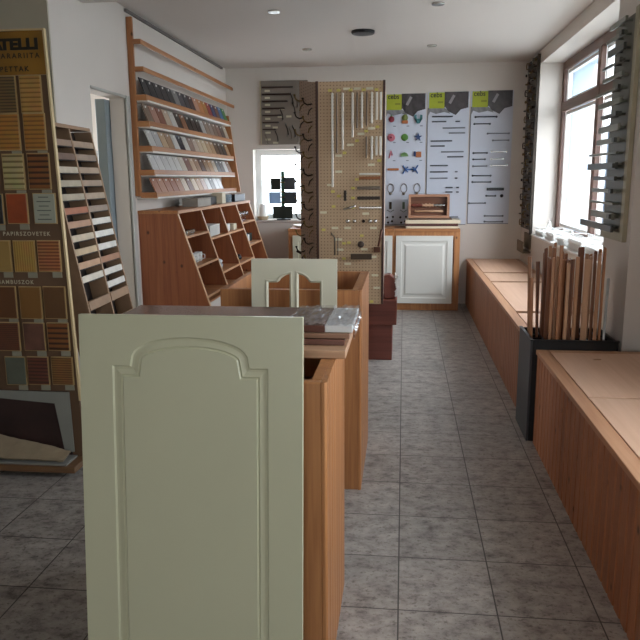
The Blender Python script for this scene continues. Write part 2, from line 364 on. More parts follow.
# ------------------------------------------------------------------ ceiling fittings
for x, y, w_ in ((0.225, 5.58, 'nearest the tall window'), (-0.992, 5.656, 'nearest the wall rack of samples'), (-0.959, 7.288, 'above the small back window side'), (0.245, 7.26, 'in front of the sample posters')):
    t = thing('downlight', (x, y, CZ - .012), 'small recessed chrome ceiling spotlight ' + w_, 'ceiling light', 'recessed ceiling spotlights')
    MB().lathe((x, y, CZ - .012), [(.03, .0), (.045, .0), (.047, .004), (.047, .012), (.03, .012)], 24).build('rim', M_chrome, t)
    MB().lathe((x, y, CZ - .008), [(.001, 0), (.029, 0), (.029, .006), (.001, .006)], 20).build('lens', plain('lamp_lens', '#5e5a54', 0.2), t)
t = thing('ceiling_vent', (-.369, 6.50, CZ - .03), 'round black vent on the ceiling above the pegboard column', 'vent')
MB().lathe((-.369, 6.5, CZ - .03), [(.06, 0), (.092, .004), (.10, .014), (.10, .03), (.06, .03)], 32).build('ring', M_black, t)
MB().lathe((-.369, 6.5, CZ - .025), [(.001, 0), (.062, 0), (.062, .01), (.001, .01)], 24).build('grille', plain('vent_grille', '#0e0e0f', 0.8), t)

# ------------------------------------------------------------------ benches along the right wall
def grooved(x, y0, y1, z0, z1, pitch=0.075, th=0.018, sgn=-1, g=0.004):
    """vertical boards with V grooves facing sgn*X"""
    n = max(1, round((y1 - y0) / pitch)); p = (y1 - y0) / n; prof = []
    for i in range(n):
        a = y0 + i * p
        prof += [(x - sgn * g, a), (x, a + g), (x, a + p - g)]
    prof += [(x - sgn * g, y1), (x - sgn * th, y1), (x - sgn * th, y0)]
    return MB().poly(prof, z0, z1, 'xy')
def bench(y0, y1, seams, label, hole=None, ext=0):
    r = thing('storage_bench', (1.03, (y0 + y1) / 2, 0), label, 'bench', 'boarded storage benches along the window wall')
    grooved(.735, y0 - ext, y1, 0.0, .505, g=.009).build('front_panel', M_bench, r)
    MB().box(.752, 1.325, y0, y0 + .02, 0, .505).box(.752, 1.325, y1 - .02, y1, 0, .505).build('end_panel', M_bench, r)
    MB().box(.752, 1.325, y0 + .02, y1 - .02, 0.02, .04).build('bottom', M_dark, r) if False else MB().box(.752, 1.325, y0 + .02, y1 - .02, 0.30, .32).build('gap_shade_board', M_dark, r)  # dark board added under the lids so gaps and finger hole look shaded
    m = MB().box(.728, .79, y0, y1, .505, .53).box(1.29, 1.325, y0, y1, .505, .53)
    m.box(.79, 1.29, y0, y0 + .05, .505, .53).box(.79, 1.29, y1 - .05, y1, .505, .53)
    m.build('top_frame', M_benchx, r, 0.002)
    if ext:
        MB().box(.752, 1.19, y0 - ext, y0 - ext + .02, 0, .505).build('end_panel', M_bench, r); B('top_panel', M_benchx, r, .728, 1.19, y0 - ext, y0 - .001, .506, .53)
    ed = [y0 + .05] + list(seams) + [y1 - .05]
    for i in range(len(ed) - 1):
        gp = .045 if ext else .01; a, b2 = ed[i] + (gp if i else .004), ed[i + 1] - (gp if i < len(ed) - 2 else .004)
        if hole and a < hole[1] < b2:
            hx, hy = hole; hp = [(hx + .022 * math.cos(q * math.pi / 8), hy + .014 * math.sin(q * math.pi / 8)) for q in range(16)]
            MB().poly([(.795, a), (1.285, a), (1.285, b2), (.795, b2)], .508, .5295, 'xy', holes=[hp]).build('lid', M_ply, r)
        else: B('lid', M_ply, r, .795, 1.285, a, b2, .508, .5295, 0.0015)
    return r
bench(-1.2, 3.89, [0.6, 1.8, 3.03], 'nearest boarded wooden bench with hinged lids in the right foreground', hole=(1.0, 3.70))
bench(4.50, 8.395, [5.02, 6.52, 7.16], 'far boarded wooden bench under the tall window, beyond the dark stick holder', ext=.20)

# dark metal holder with wooden profile sticks ------------------------------
hd = thing('stick_holder', (.94, 4.09, 0), 'dark grey metal holder full of sticks between the two benches', 'holder')
B('side_panel', M_steel, hd, .700, .712, 3.905, 4.28, 0, .575)
B('side_panel', M_black, hd, 1.150, 1.162, 3.905, 4.28, 0, .575)
B('front_panel', M_black, hd, .712, 1.150, 3.905, 3.917, 0, .575)
B('back_panel', M_black, hd, .712, 1.150, 4.268, 4.28, 0, .575)
B('bottom', M_black, hd, .712, 1.150, 3.917, 4.268, .02, .04)
gx = [.79, .868, .946, 1.024, 1.10]; gy = [4.005, 4.093, 4.180]
m = MB()
for q in gx: m.box(q - .003, q + .003, 3.917, 4.268, .553, .561)
for q in gy: m.box(.712, 1.150, q - .003, q + .003, .544, .552)
m.build('grid', M_dkmet, hd)
B('rim', M_black, hd, .697, .716, 3.90, 4.285, .5755, .581, 0.001); B('rim', M_black, hd, .716, 1.165, 3.90, 3.922, .5755, .581, 0.001)
stickcols = ['#b98a66', '#a8744f', '#8a5a3d', '#9c6a48', '#c49a78', '#76492f']
stick_m = [wood('stick_wood_%d' % i, c, c, 'z', 2, knots=False) for i, c in enumerate(stickcols)]
cname = ['pale tan', 'mid brown', 'dark brown', 'reddish brown', 'light beige', 'deep brown']
cellx = [(.716, .787), (.793, .865), (.871, .943), (.949, 1.021), (1.030, 1.080), (1.103, 1.147)]
celly = [(3.922, 4.0), (4.01, 4.088), (4.098, 4.175), (4.185, 4.263)]
rowname = ['front', 'second', 'third', 'rear']
random.seed(3)
CELL = [0]; LEAN = [0, -.002, .002, .003, .002, 0]
def stick(x, y, w_, d_, h_, mt, label, ang=0):
    t = MB(); M = Matrix.Rotation(ang, 3, 'Z')
    t.obox((x, y, .041 + h_ / 2), (w_, d_, h_), M); zt = .041 + h_; lx, ly = LEAN[int(x * 97) % 4 * 0 + CELL[0]], .004; t.v = [(v[0] + (lx if v[2] > .5 else 0), v[1] + (ly if v[2] > .5 else 0), v[2] + (random.uniform(-.006, .006) if v[2] > .5 else 0)) for v in t.v]
    return tag(t.build('wooden_stick', mt, bevel=.002), label, 'wood profile', 'wooden profile sticks standing in the dark holder')
cnt = 0
plan = [(1, 0, 2), (1, 1, 3), (1, 2, 3), (1, 3, 2), (2, 0, 3), (2, 1, 3), (2, 2, 3), (2, 3, 3), (3, 0, 1), (3, 2, 1),
        (4, 0, 2), (4, 1, 2), (4, 2, 2), (4, 3, 2)]
hgt = {1: 1.0, 2: .97, 3: .98, 4: 1.0, 0: .93}
side = ['far left', 'left', 'centre left', 'centre', 'right', 'far right']
for (ci, ri, k) in plan:
    CELL[0] = ci
    a, b2 = cellx[ci]; c0, c1 = celly[ri]
    for j in range(k):
        ww = random.choice((.013, .016, .018)) if k > 1 else .03
        x = a + (b2 - a) * (j + .5) / k; y = (c0 + c1) / 2 + random.uniform(-.018, .018); hh = hgt[ci] + random.uniform(-.03, .05)
        mi = cnt % 6
        stick(x, y, ww, random.uniform(.012, .022), hh, stick_m[mi],
              '%s wooden stick%s, %s clump, %s row of dark holder' % (cname[mi], [', leftmost', ', middle', ', rightmost'][j] if k == 3 else ([', left', ', right'][j] if k == 2 else ''), side[ci], rowname[ri]), random.uniform(-.05, .05)); cnt += 1
for j, (x, y, x2, y2, zt) in enumerate(((.752, 4.23, .742, 4.225, 1.0), (.765, 4.14, .775, 4.15, .98), (.74, 4.04, .728, 4.06, .9))):
    m = MB().tube([(x, y, .045), (x2, y2, .55), (x2 - .012, y2 + .01, zt)], [.005, .008, .012], 6)
    tag(m.build('wooden_stick', stick_m[[0, 5, 1][j]]), 'thin leaning stick at the aisle side of the dark holder, %s' % ['rearmost', 'middle one', 'front one'][j], 'wood profile', 'wooden profile sticks standing in the dark holder')
for j, (x, y) in enumerate(((1.115, 4.225), (1.136, 4.235), (1.118, 4.06))):
    t = MB().tube([(x, y, .041), (x + .008, y, .96 - j * .03)], .008, 8)
    tag(t.build('metal_rod', plain('pale_metal_rod', '#c5c8c8', .35, metal=.4), smooth=True), 'shiny metal rod in the dark stick holder by the pier, %s' % ['rear left', 'rear right', 'front one'][j], 'rod', 'metal rods in the dark holder')

# ------------------------------------------------------------------ sill ornaments at the tall window
y = 7.3
for k, (ya_, yb_, h_) in enumerate(((7.25, 7.66, .07), (6.75, 7.1, .10), (6.30, 6.62, .085), (5.7, 6.15, .12), (5.15, 5.6, .10))):
    w_ = ['far end', 'second from the far end', 'middle', 'second from the near end', 'near end'][k]
    t = thing('wire_basket', (1.44, (ya_ + yb_) / 2, .87), 'white lined wire basket on tall window sill, %s of row' % w_, 'basket', 'white baskets on the window sill')
    m = MB()
    for zz in (.873, .87 + h_ * .5, .87 + h_): m.tube([(1.36, ya_, zz), (1.52, ya_, zz), (1.52, yb_, zz), (1.36, yb_, zz), (1.36, ya_, zz)], .003, 5)
    nn = int((yb_ - ya_) / .03)
    for i in range(nn + 1):
        yy = ya_ + (yb_ - ya_) * i / nn
        m.tube([(1.36, yy, .873), (1.36, yy, .87 + h_)], .002, 4); m.tube([(1.52, yy, .873), (1.52, yy, .87 + h_)], .002, 4)
    m.build('wires', M_whitep, t); B('liner', plain('white_liner', '#f0f0ee', .7), t, 1.368, 1.512, ya_ + .01, yb_ - .01, .877, .87 + h_ * .7)
for k, (yy, rr) in enumerate(((7.17, .07), (6.22, .06))):
    cx = 1.40
    t = thing('ring_ornament', (cx, yy, .87), 'white curled ring ornament on the window sill, %s one' % ['farther', 'nearer'][k], 'ornament', 'white ring ornaments on the sill')
    m = MB().tube([(cx, yy + rr * math.cos(a * math.pi / 12), .885 + rr + rr * math.sin(a * math.pi / 12)) for a in range(25)], .009, 8, False)
    m.build('ring', M_whitep, t, smooth=True)
    MB().lathe((cx, yy, .87), [(.035, 0), (.035, .01), (.01, .016)], 16).build('foot', M_whitep, t)

# ------------------------------------------------------------------ sample board with pulls on the right wall (far)
hb = thing('handle_sample_board', (1.33, 7.95, .86), 'tall narrow dark board of small pulls beside the tall window, back corner', 'sample board')
B('board', plain('board_olive_brown', '#4a4238', 0.6), hb, 1.322, 1.339, 7.74, 8.36, .90, 2.66)
B('edge_strip', M_dkmet, hb, 1.31, 1.339, 7.72, 7.74, .86, 2.66)
mt3 = [M_brass, M_chrome, M_dkmet, plain('bronze_brown', '#6a5440', 0.35, metal=.7)]
base_pull = []
for k in range(3):
    m = MB()
    if k == 0: m.tube([(0, -.035, 0), (-.028, -.035, 0), (-.034, 0, 0), (-.028, .035, 0), (0, .035, 0)], .006, 6)
    if k == 1: m.lathe((0, 0, 0), [(.007, 0), (.006, -.012), (.015, -.02), (.016, -.028), (.006, -.034)], 10, 'x')
    if k == 2: m.tube([(0, 0, -.03), (-.026, 0, -.03), (-.03, 0, 0), (-.026, 0, .03), (0, 0, .03)], .006, 6)
    base_pull.append(m)
def pull_at(k, x, yy, zz, mat, parent, name):
    mm = MB(); mm.v = [(v[0] + x, v[1] + yy, v[2] + zz) for v in base_pull[k].v]; mm.f = base_pull[k].f
    return mm.build(name, mat, parent, smooth=True)
random.seed(5)
for i in range(19):
    for j in range(5):
        kk = (i + j * 2) % 3
        pull_at(kk, 1.322, 7.80 + j * .12 + (i % 2) * .02, .96 + i * .092, mt3[(i * 2 + j) % 4], hb, 'knob' if kk == 1 else 'pull')
# small shelf box hanging under it
t = thing('leaflet_holder', (1.28, 7.9, .66), 'small wooden leaflet holder below the dark pulls board', 'holder')
B('back', plain('olive_wood', '#6f5f49', 0.6), t, 1.322, 1.338, 7.74, 8.1, .70, .86); B('front', plain('olive_wood', '#6f5f49', 0.6), t, 1.25, 1.262, 7.74, 8.1, .66, .78)
B('base', plain('olive_wood', '#6f5f49', 0.6), t, 1.262, 1.338, 7.74, 8.1, .66, .675)

# ------------------------------------------------------------------ bar profile board on the pier (near right)
pb = thing('profile_sample_board', (1.19, 4.27, 1.1), 'pale framed board with long bar handles mounted on the right pier', 'sample board')
M_pale = plain('pale_beige_frame', '#a59c83', 0.6); M_og = plain('olive_grey_board', '#605d4f', 0.5)
B('board', M_og, pb, 1.188, 1.199, 4.09, 4.48, 1.15, 2.29)
MB().box(1.175, 1.199, 4.035, 4.09, 1.10, 2.31).box(1.175, 1.199, 4.09, 4.48, 1.10, 1.15).build('frame', M_pale, pb, 0.002)
bl = [(.30, .034), (.34, .03), (.30, .05), (.40, .02), (.38, .03), (.52, .02), (.44, .04), (.36, .03), (.40, .045), (.42, .04), (.58, .018), (.60, .05), (.44, .03), (.46, .03), (.50, .018), (.45, .05), (.70, .05)]
bm_ = [plain('satin_grey_bar', '#85867a', 0.45, metal=.3), plain('dark_bar', '#3a3b32', 0.4), plain('olive_bar', '#6d6e5f', 0.4, metal=.3)]
for i, (ln_, hh) in enumerate(bl):
    hh *= .75; z = 2.262 - i * .0685
    q = bm_[(i * 2 + (i // 3)) % 3]
    m = MB(); y0 = 4.12; y1 = y0 + ln_
    m.box(1.135, 1.150, y0, y1, z - hh / 2, z + hh / 2)
    m.box(1.150, 1.188, y0 + .06, y0 + .075, z - .006, z + .006).box(1.150, 1.188, y0 + .2, y0 + .215, z - .006, z + .006)
    m.build('bar_handle', q, pb, 0.002)
    if i % 2: B('mount_block', bm_[1], pb, 1.120, 1.135, y0, y0 + .05, z - .012, z + .012, .001)

# ------------------------------------------------------------------ near cream door leaning on the counter
W = .588
def arch_profile(w2, zb, zsh, a, peak, n=18):
    pts = [(-w2, zb), (w2, zb), (w2, zsh), (a, zsh)]
    for i in range(1, n):
        th = math.pi * i / n; pts.append((a * math.cos(th) * .985, zsh + .012 + (peak - zsh - .012) * math.sin(th) ** .8))
    pts += [(-a, zsh), (-w2, zsh)]; return pts
def offset(poly, d):
    n = len(poly); out = []
    for i in range(n):
        p0, p1, p2 = Vector(poly[i - 1]), Vector(poly[i]), Vector(poly[(i + 1) % n])
        e1 = (p1 - p0).normalized(); e2 = (p2 - p1).normalized(); n1 = Vector((-e1.y, e1.x)); n2 = Vector((-e2.y, e2.x))
        b2 = (n1 + n2); b2 = b2.normalized() if b2.length > 1e-6 else n1
        k = min(1 / max(.35, b2.dot(n1)), 2.0); out.append(tuple(p1 + b2 * d * k))
    return out
def routed_door(w, h, th, profile, rings, back=True):
    """door slab in local coordinates, front at y=0 facing -Y, with routed grooves following profile"""
    m = MB(); outer = [(-w / 2, 0), (w / 2, 0), (w / 2, h), (-w / 2, h)]
    P = [(p, 0.0) for p in [profile]] + [(offset(profile, o), dpt) for o, dpt in rings]
    flat = outer + profile; tri = geometry.tessellate_polygon([[Vector((p[0], p[1], 0)) for p in outer], [Vector((p[0], p[1], 0)) for p in profile]])
    m.add([(p[0], 0, p[1]) for p in flat], [tuple(t) for t in tri])
    n = len(profile)
    for i in range(len(P) - 1):
        a, da = P[i]; b2, db = P[i + 1]
        m.add([(p[0], da, p[1]) for p in a] + [(p[0], db, p[1]) for p in b2], [(k, (k + 1) % n, n + (k + 1) % n, n + k) for k in range(n)])
    a, da = P[-1]; tri = geometry.tessellate_polygon([[Vector((p[0], p[1], 0)) for p in a]])
    m.add([(p[0], da, p[1]) for p in a], [tuple(t) for t in tri])
    m.add([(p[0], 0, p[1]) for p in outer] + [(p[0], th, p[1]) for p in outer], [(0, 1, 5, 4), (1, 2, 6, 5), (2, 3, 7, 6), (3, 0, 4, 7), (4, 5, 6, 7)])
    return m
H_ = 1.109
m = routed_door(W, H_, .02, arch_profile(.206, .12, H_ - .132, .158, H_ - .055), [(.004, .005), (.010, .005), (.022, .0015), (.026, .004), (.030, .0)])
me_o = m.build('cabinet_door', M_cream)
bmx = bmesh.new(); bmx.from_mesh(me_o.data); bmesh.ops.remove_doubles(bmx, verts=bmx.verts[:], dist=1e-5); bmesh.ops.recalc_face_normals(bmx, faces=bmx.faces[:]); bmx.to_mesh(me_o.data); bmx.free()
me_o.location = (-.5405, 1.655, .003); me_o.rotation_euler = (-.095, 0, 0)
for v in me_o.data.vertices: v.co.y -= .01
tag(me_o, 'large cream cabinet door with arched routed groove leaning in the foreground', 'cabinet door')

# ------------------------------------------------------------------ pine display counters (open-topped boxes)
def counter(x0, x1, y0, y1, h, label):
    r = thing('display_counter', ((x0 + x1) / 2, (y0 + y1) / 2, 0), label, 'counter', 'open topped pine counters in the middle')
    t = .03
    B('front_panel', M_pine, r, x0, x1 - .0145, y0, y0 + t, 0, h, .003)
    B('back_panel', M_pine, r, x0, x1 - .014, y1 - t, y1, 0, h)
    grooved(x1, y0, y1, 0, h, .075, .014, sgn=1, g=.006).build('side_boards', M_pine, r)
    B('side_panel', M_pine, r, x1 - .014 - t, x1 - .014, y0 + t, y1 - t, 0, h)
    B('side_panel', M_pine, r, x0, x0 + t, y0 + t, y1 - t, 0, h)
    B('inner_shelf', M_pinex, r, x0 + t, x1 - .014 - t, y0 + t, y1 - t, h - .16, h - .14)
    return r
counter(-.80, -.193, 1.795, 2.376, .925, 'nearest pine counter box behind the large cream door')
counter(-.83, -.180, 3.17, 3.85, .957, 'second pine counter box behind the small glazed cream door')
# boards wrapped in film on the near counter
M_waln = wood('walnut_board', '#7a5347', '#5b372f', 'x', 1, knots=False, rough=.25, coat=.6)
M_walnl = wood('light_board_end', '#c9a17f', '#ab8262', 'x', 1, knots=False)
tag(B('wooden_board', M_walnl, None, -.86, -.163, 2.045, 2.36, .926, .950), 'light brown board lying lowest across the near counter', 'board', 'stacked boards on the near counter')
tag(B('wooden_board', M_waln, None, -.90, -.172, 2.112, 2.40, .951, .968), 'reddish brown board in the middle of the counter stack', 'board', 'stacked boards on the near counter')
tag(B('wooden_board', wood('brown_board', '#a07a5f', '#84604a', 'x', 1, knots=False), None, -.92, -.157, 2.125, 2.43, .969, .984), 'plain brown board just under the film wrapped one', 'board', 'stacked boards on the near counter')
wb = thing('wrapped_board', (-.55, 2.3, .985), 'glossy dark brown boards wrapped in clear film, topmost on the near counter', 'board', 'stacked boards on the near counter')
B('board', M_waln, wb, -.94, -.235, 2.14, 2.455, .985, 1.006)
B('end_cap', M_whitep, wb, -.235, -.150, 2.14, 2.455, .985, 1.006)
random.seed(11)
m = MB(); nx, ny = 34, 12; vs = []; fs = []
for i in range(nx + 1):
    for j in range(ny + 1):
        x = -.36 + .215 * i / nx; yv = 2.125 + .34 * j / ny
        vs.append((x, yv, 1.0085 + random.uniform(0, .003) + (.007 * random.random() if x > -.30 else 0)))
for i in range(nx):
    for j in range(ny): a = i * (ny + 1) + j; fs.append((a, a + 1, a + ny + 2, a + ny + 1))
m.add(vs, fs)
m.build('plastic_film', M_film, wb)
# crumpled film hanging at the right end
m = MB(); vs = []; fs = []
for i in range(7):
    for j in range(16):
        vs.append((-.148 + random.uniform(0, .006) + .008 * (i == 3), 2.13 + .33 * j / 15, 1.012 - i * .0075))
for i in range(6):
    for j in range(15): a = i * 16 + j; fs.append((a, a + 1, a + 17, a + 16))
m.add(vs, fs); m.build('plastic_film', M_film, wb)

# small glazed cream door leaning on second counter --------------------------
w2, h2 = .385, 1.10; x0, x1 = .069, .180
def opening(x0, x1, zb, zsh, zpk, left):
    pts = [(x0, zb), (x1, zb)]
    arc = []
    n = 8
    if left:   # rises toward x1
        xa = x0 + .052
        pts += [(x1, zpk)]
        for i in range(1, n): t = i / n; arc.append((x1 - (x1 - xa) * t, zpk - (zpk - zsh - .008) * (t ** 2)))
        pts += arc + [(xa, zsh + .004), (xa - .006, zsh), (x0, zsh)]
    else:
        xa = x1 - .052
        pts = [(x0, zb), (x1, zb), (x1, zsh), (xa + .006, zsh), (xa, zsh + .004)]
        for i in range(n - 1, 0, -1): t = i / n; arc.append((x0 + (xa - x0) * t, zpk - (zpk - zsh - .008) * (t ** 2)))
        pts += arc + [(x0, zpk)]
    return pts
L1 = opening(x0 - w2 / 2, x1 - w2 / 2, .30, h2 - .098, h2 - .060, True); L2 = opening(.206 - w2 / 2, .317 - w2 / 2, .30, h2 - .098, h2 - .060, False)
gd = thing('glazed_door', (-.481, 3.063, .003), 'small cream glazed door with two arched openings leaning on the second counter', 'cabinet door', rot=(-.075, 0, 0))
fr = MB().poly([(-w2 / 2, 0), (w2 / 2, 0), (w2 / 2, h2), (-w2 / 2, h2)], -.01, .010, 'xz', holes=[L1, L2])
o = fr.build('door_frame', M_cream2, None); 
def adopt(o, r):   # local-built part: keep coordinates relative to the thing
    for v in o.data.vertices: v.co = v.co + o.location
    o.location = (0, 0, 0); o.parent = r
adopt(o, gd)
m = MB()
for Lp in (L1, L2):
    out = Lp; inn = offset(Lp, .008); n = len(out)
    m.add([(p[0], -.012, p[1]) for p in offset(Lp, -.006)] + [(p[0], -.0135, p[1]) for p in out] + [(p[0], -.004, p[1]) for p in inn], [(a + k, a + (k + 1) % n, a + n + (k + 1) % n, a + n + k) for a in (0, n) for k in range(n)])
o = m.build('moulding', M_cream2, None); adopt(o, gd)

# ------------------------------------------------------------------ pegboard column
pc = thing('pegboard_column', (-.45, 5.85, 0), 'tall pegboard column hung with handles on a brown plinth', 'display stand')
M_red = wood('reddish_brown_plinth', '#7a4032', '#5e2c22', 'x', .6, knots=False, rough=.4)
B('plinth', M_red, pc, -.72, -.076, 5.66, 6.10, 0, .292, .003)
B('plinth_top', M_red, pc, -.76, -.042, 5.64, 6.14, .295, .495, .003)
Zb, Zt = .472, 2.165
m = MB().poly([(-.655, Zb), (-.165, Zb), (-.165, Zt), (-.655, Zt)], 5.60, 5.612, 'xz'); m.build('pegboard', M_peg, pc)
MB().box(-.675, -.655, 5.592, 5.63, Zb, Zt + .005).box(-.165, -.148, 5.592, 5.63, Zb, Zt + .005).build('edge_trim', wood('dark_trim', '#4a2c20', '#37201a', 'z', knots=False), pc, .002)
# angled left panel
pa, pq = Vector((-.672, 5.635)), Vector((-.862, 6.05)); dv = (pq - pa).normalized(); nv = Vector((-dv.y, dv.x))
if nv.x > 0: nv = -nv
m = MB().box(0, 1, 0, 1, 0, 1); pr = [pa, pq, pq - nv * .012, pa - nv * .012]
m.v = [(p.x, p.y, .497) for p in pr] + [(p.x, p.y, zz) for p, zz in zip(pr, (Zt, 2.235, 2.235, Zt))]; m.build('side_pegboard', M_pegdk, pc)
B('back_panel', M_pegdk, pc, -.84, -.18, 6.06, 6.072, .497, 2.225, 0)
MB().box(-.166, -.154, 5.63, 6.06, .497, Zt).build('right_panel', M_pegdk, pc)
# hooks on the angled panel: things hanging there
random.seed(21)
k = 0
for i in range(11):
    for j in range(2):
        z = 2.02 - i * .135 + (.05 if j else 0); p = pa + (pq - pa) * (.25 + .5 * j)
        b0 = Vector((p.x, p.y, z)) + Vector((nv.x, nv.y, 0)) * .001; n3 = Vector((nv.x, nv.y, 0)) * .75
        m = MB().tube([b0, b0 + n3 * .05 + Vector((0, 0, -.008)), b0 + n3 * .085 + Vector((0, 0, .006)), b0 + n3 * .10 + Vector((0, 0, .035))], .006, 6)
        m.tube([b0 + Vector((0, 0, -.03)), b0 + n3 * .03 + Vector((0, 0, -.05)), b0 + n3 * .045 + Vector((0, 0, -.085))], .005, 6)
        m.lathe(b0 + n3 * .10 + Vector((0, 0, .03)), [(.003, 0), (.010, .004), (.010, .012), (.003, .016)], 8)
        o = m.build('coat_hook', [M_dkmet, M_brass][(i + j) % 2], smooth=True)
        tag(o, '%s coat hook, %s from the top, %s column on the pegboard side panel' % (['dark', 'brassy'][(i + j) % 2], ORD[i], ['front', 'rear'][j]), 'hook', 'coat hooks on the angled side of the pegboard')
# items on the front pegboard
YF = 5.5985
M_tagw = plain('paper_tag', '#e2dcc0', 0.7); M_tagy = plain('yellow_tag', '#dcd070', 0.7)
def bar(x, z0, z1, mat, label, w_=.014, name='bar_handle'):
    m = MB().box(x - w_ / 2, x + w_ / 2, YF - .034, YF - .022, z0, z1)
    m.box(x - .005, x + .005, YF - .022, YF, z0 + .02, z0 + .03).box(x - .005, x + .005, YF - .022, YF, z1 - .03, z1 - .02)
    return tag(m.build(name, mat, bevel=.002), label, 'handle', 'long bar handles hung on the pegboard')
M_silv = plain('satin_silver', '#e2ddd0', 0.4, metal=.1); M_sdk = plain('smoky_bar', '#6a5f52', 0.4, metal=.4)
bars = [(-.545, 1.385, 2.08, 1, 'longest pale bar handle at the left of the pegboard'), (-.512, 1.64, 2.08, 0, 'dark bar handle right beside the longest pale one'),
        (-.467, 1.665, 2.08, 1, 'second longest pale bar handle on the pegboard'), (-.392, 1.755, 2.08, 1, 'pale bar handle third from the left on the pegboard'),
        (-.358, 1.82, 2.08, 0, 'dark bar handle right of the third pale bar'), (-.322, 1.822, 2.08, 1, 'fourth pale bar handle in the top pegboard row'),
        (-.286, 1.84, 2.08, 0, 'dark bar handle between the fourth and fifth pale bars'), (-.247, 1.856, 2.08, 1, 'fifth pale bar handle in the top pegboard row'),
        (-.211, 1.88, 2.08, 1, 'sixth pale bar handle in the top pegboard row'), (-.181, 1.88, 2.08, 1, 'pale bar handle at the right end of the top pegboard row'),
        (-.286, 1.60, 1.76, 0, 'short dark bar handle in the second pegboard row'), (-.246, 1.59, 1.76, 1, 'left pale bar handle of the second pegboard row'),
        (-.211, 1.62, 1.76, 1, 'middle pale bar handle of the second pegboard row'), (-.181, 1.62, 1.76, 1, 'right pale bar handle of the second pegboard row')]
for x, z0, z1, c, lb in bars: bar(x, z0, z1, M_silv if c else M_sdk, lb, .016 if c else .011)
def hbar(x0, x1, z, h_, mat, label):
    m = MB().box(x0, x1, YF - .03, YF - .018, z - h_ / 2, z + h_ / 2)
    m.box(x0 + .02, x0 + .03, YF - .018, YF, z - .005, z + .005).box(x1 - .03, x1 - .02, YF - .018, YF, z - .005, z + .005)
    return tag(m.build('pull_handle', mat, bevel=.002), label, 'handle', 'horizontal pulls on the pegboard')
hbar(-.34, -.18, 1.482, .014, M_silv, 'white horizontal pull above the orange one on the pegboard')
hbar(-.34, -.18, 1.452, .022, plain('orange_brown_pull', '#9a6038', 0.5), 'orange brown horizontal pull on the pegboard')
hbar(-.355, -.18, 1.377, .024, M_sdk, 'upper of two dark horizontal pulls on the pegboard')
hbar(-.355, -.18, 1.301, .024, M_dkmet, 'lower of two dark horizontal pulls on the pegboard')
hbar(-.34, -.17, 1.228, .012, M_chrome, 'thin chrome horizontal pull on the pegboard')
hbar(-.404, -.24, .850, .045, plain('brown_block_pull', '#4e3d2c', 0.5), 'thick dark brown pull low on the pegboard')
tag(MB().box(-.458, -.438, YF - .03, YF - .018, 1.28, 1.36).box(-.452, -.444, YF - .018, YF, 1.31, 1.33).build('pull_handle', M_dkmet, bevel=.002), 'short upright dark pull left of the two dark pulls', 'handle')
m = MB().tube([(-.46, YF, 1.215), (-.46, YF - .03, 1.215), (-.37, YF - .032, 1.24), (-.37, YF, 1.24)], .008, 8)
tag(m.build('pull_handle', M_chrome, smooth=True), 'shiny curved chrome pull left of the thin chrome one', 'handle')
def knob(x, z, r_, mat, label):
    return tag(MB().lathe((x, YF, z), [(r_ * .6, 0), (r_ * .4, -.012), (r_, -.02), (r_ * .95, -.03), (r_ * .4, -.036)], 16, 'y').build('knob', mat, smooth=True), label, 'knob', 'round knobs on the pegboard')
knob(-.43, 1.125, .016, M_chrome, 'leftmost shiny knob in the pegboard knob row')
knob(-.375, 1.125, .013, M_chrome, 'second shiny knob in the pegboard knob row')
knob(-.305, 1.125, .013, M_dkmet, 'dark knob third in the pegboard knob row')
knob(-.255, 1.125, .015, M_chrome, 'fourth shiny knob in the pegboard knob row')
knob(-.215, 1.125, .013, M_chrome, 'rightmost shiny knob in the pegboard knob row')
knob(-.326, .945, .026, plain('dark_wood_knob', '#46352b', 0.5), 'large round dark knob above the thick brown pull')
m = MB().tube([(-.555, YF, 1.03), (-.555, YF - .03, 1.025), (-.53, YF - .03, 1.0), (-.53, YF - .02, .86)], .006, 6).tube([(-.505, YF, 1.0), (-.505, YF - .03, .995), (-.505, YF - .03, .86)], .004, 6)
tag(m.build('hanging_rod', M_sdk, smooth=True), 'thin hanging metal rods low left on the pegboard', 'rod')
m = MB().tube([(-.165, YF - .02, 1.06), (-.175, YF - .035, 1.0), (-.19, YF - .035, .93)], .009, 8).box(-.225, -.175, YF - .03, YF, .885, .925)
tag(m.build('latch', plain('rust_brown_metal', '#5a3522', 0.5, metal=.3), bevel=.002), 'rusty brown latch at the right edge of the pegboard', 'latch')
tags = [(-.565, 2.10, 1), (-.50, 2.10, 1), (-.44, 2.11, 0), (-.41, 2.10, 1), (-.36, 2.11, 0), (-.31, 2.10, 1), (-.265, 2.11, 0), (-.215, 2.10, 1),
        (-.565, 1.40, 0), (-.545, 1.35, 1), (-.50, 1.62, 0), (-.455, 1.64, 1), (-.41, 1.70, 0), (-.36, 1.73, 1), (-.33, 1.78, 0), (-.29, 1.80, 1), (-.25, 1.82, 0), (-.205, 1.83, 1), (-.25, 1.55, 0), (-.19, 1.58, 1), (-.50, 1.50, 0),
        (-.36, 1.44, 1), (-.39, 1.375, 1), (-.39, 1.30, 1), (-.50, 1.315, 1), (-.54, 1.235, 1), (-.39, 1.228, 1), (-.62, 1.19, 0), (-.29, 1.18, 0),
        (-.62, 1.055, 1), (-.53, 1.07, 0), (-.43, 1.07, 0), (-.23, 1.07, 0), (-.32, 1.01, 1), (-.50, .98, 0), (-.46, .95, 1), (-.49, .90, 0), (-.30, .905, 0), (-.43, .79, 0), (-.46, .83, 1), (-.23, .845, 0), (-.215, .70, 0), (-.20, .60, 0), (-.24, .49, 1), (-.42, .955, 1)]
used = []
for i, (x, z, yl) in enumerate(tags):
    B('price_tag', M_tagy if yl else M_tagw, pc, x - (.014 if yl else .026), x + (.014 if yl else .026), YF - .002, YF + .0008, z - .008, z + .010, 0)
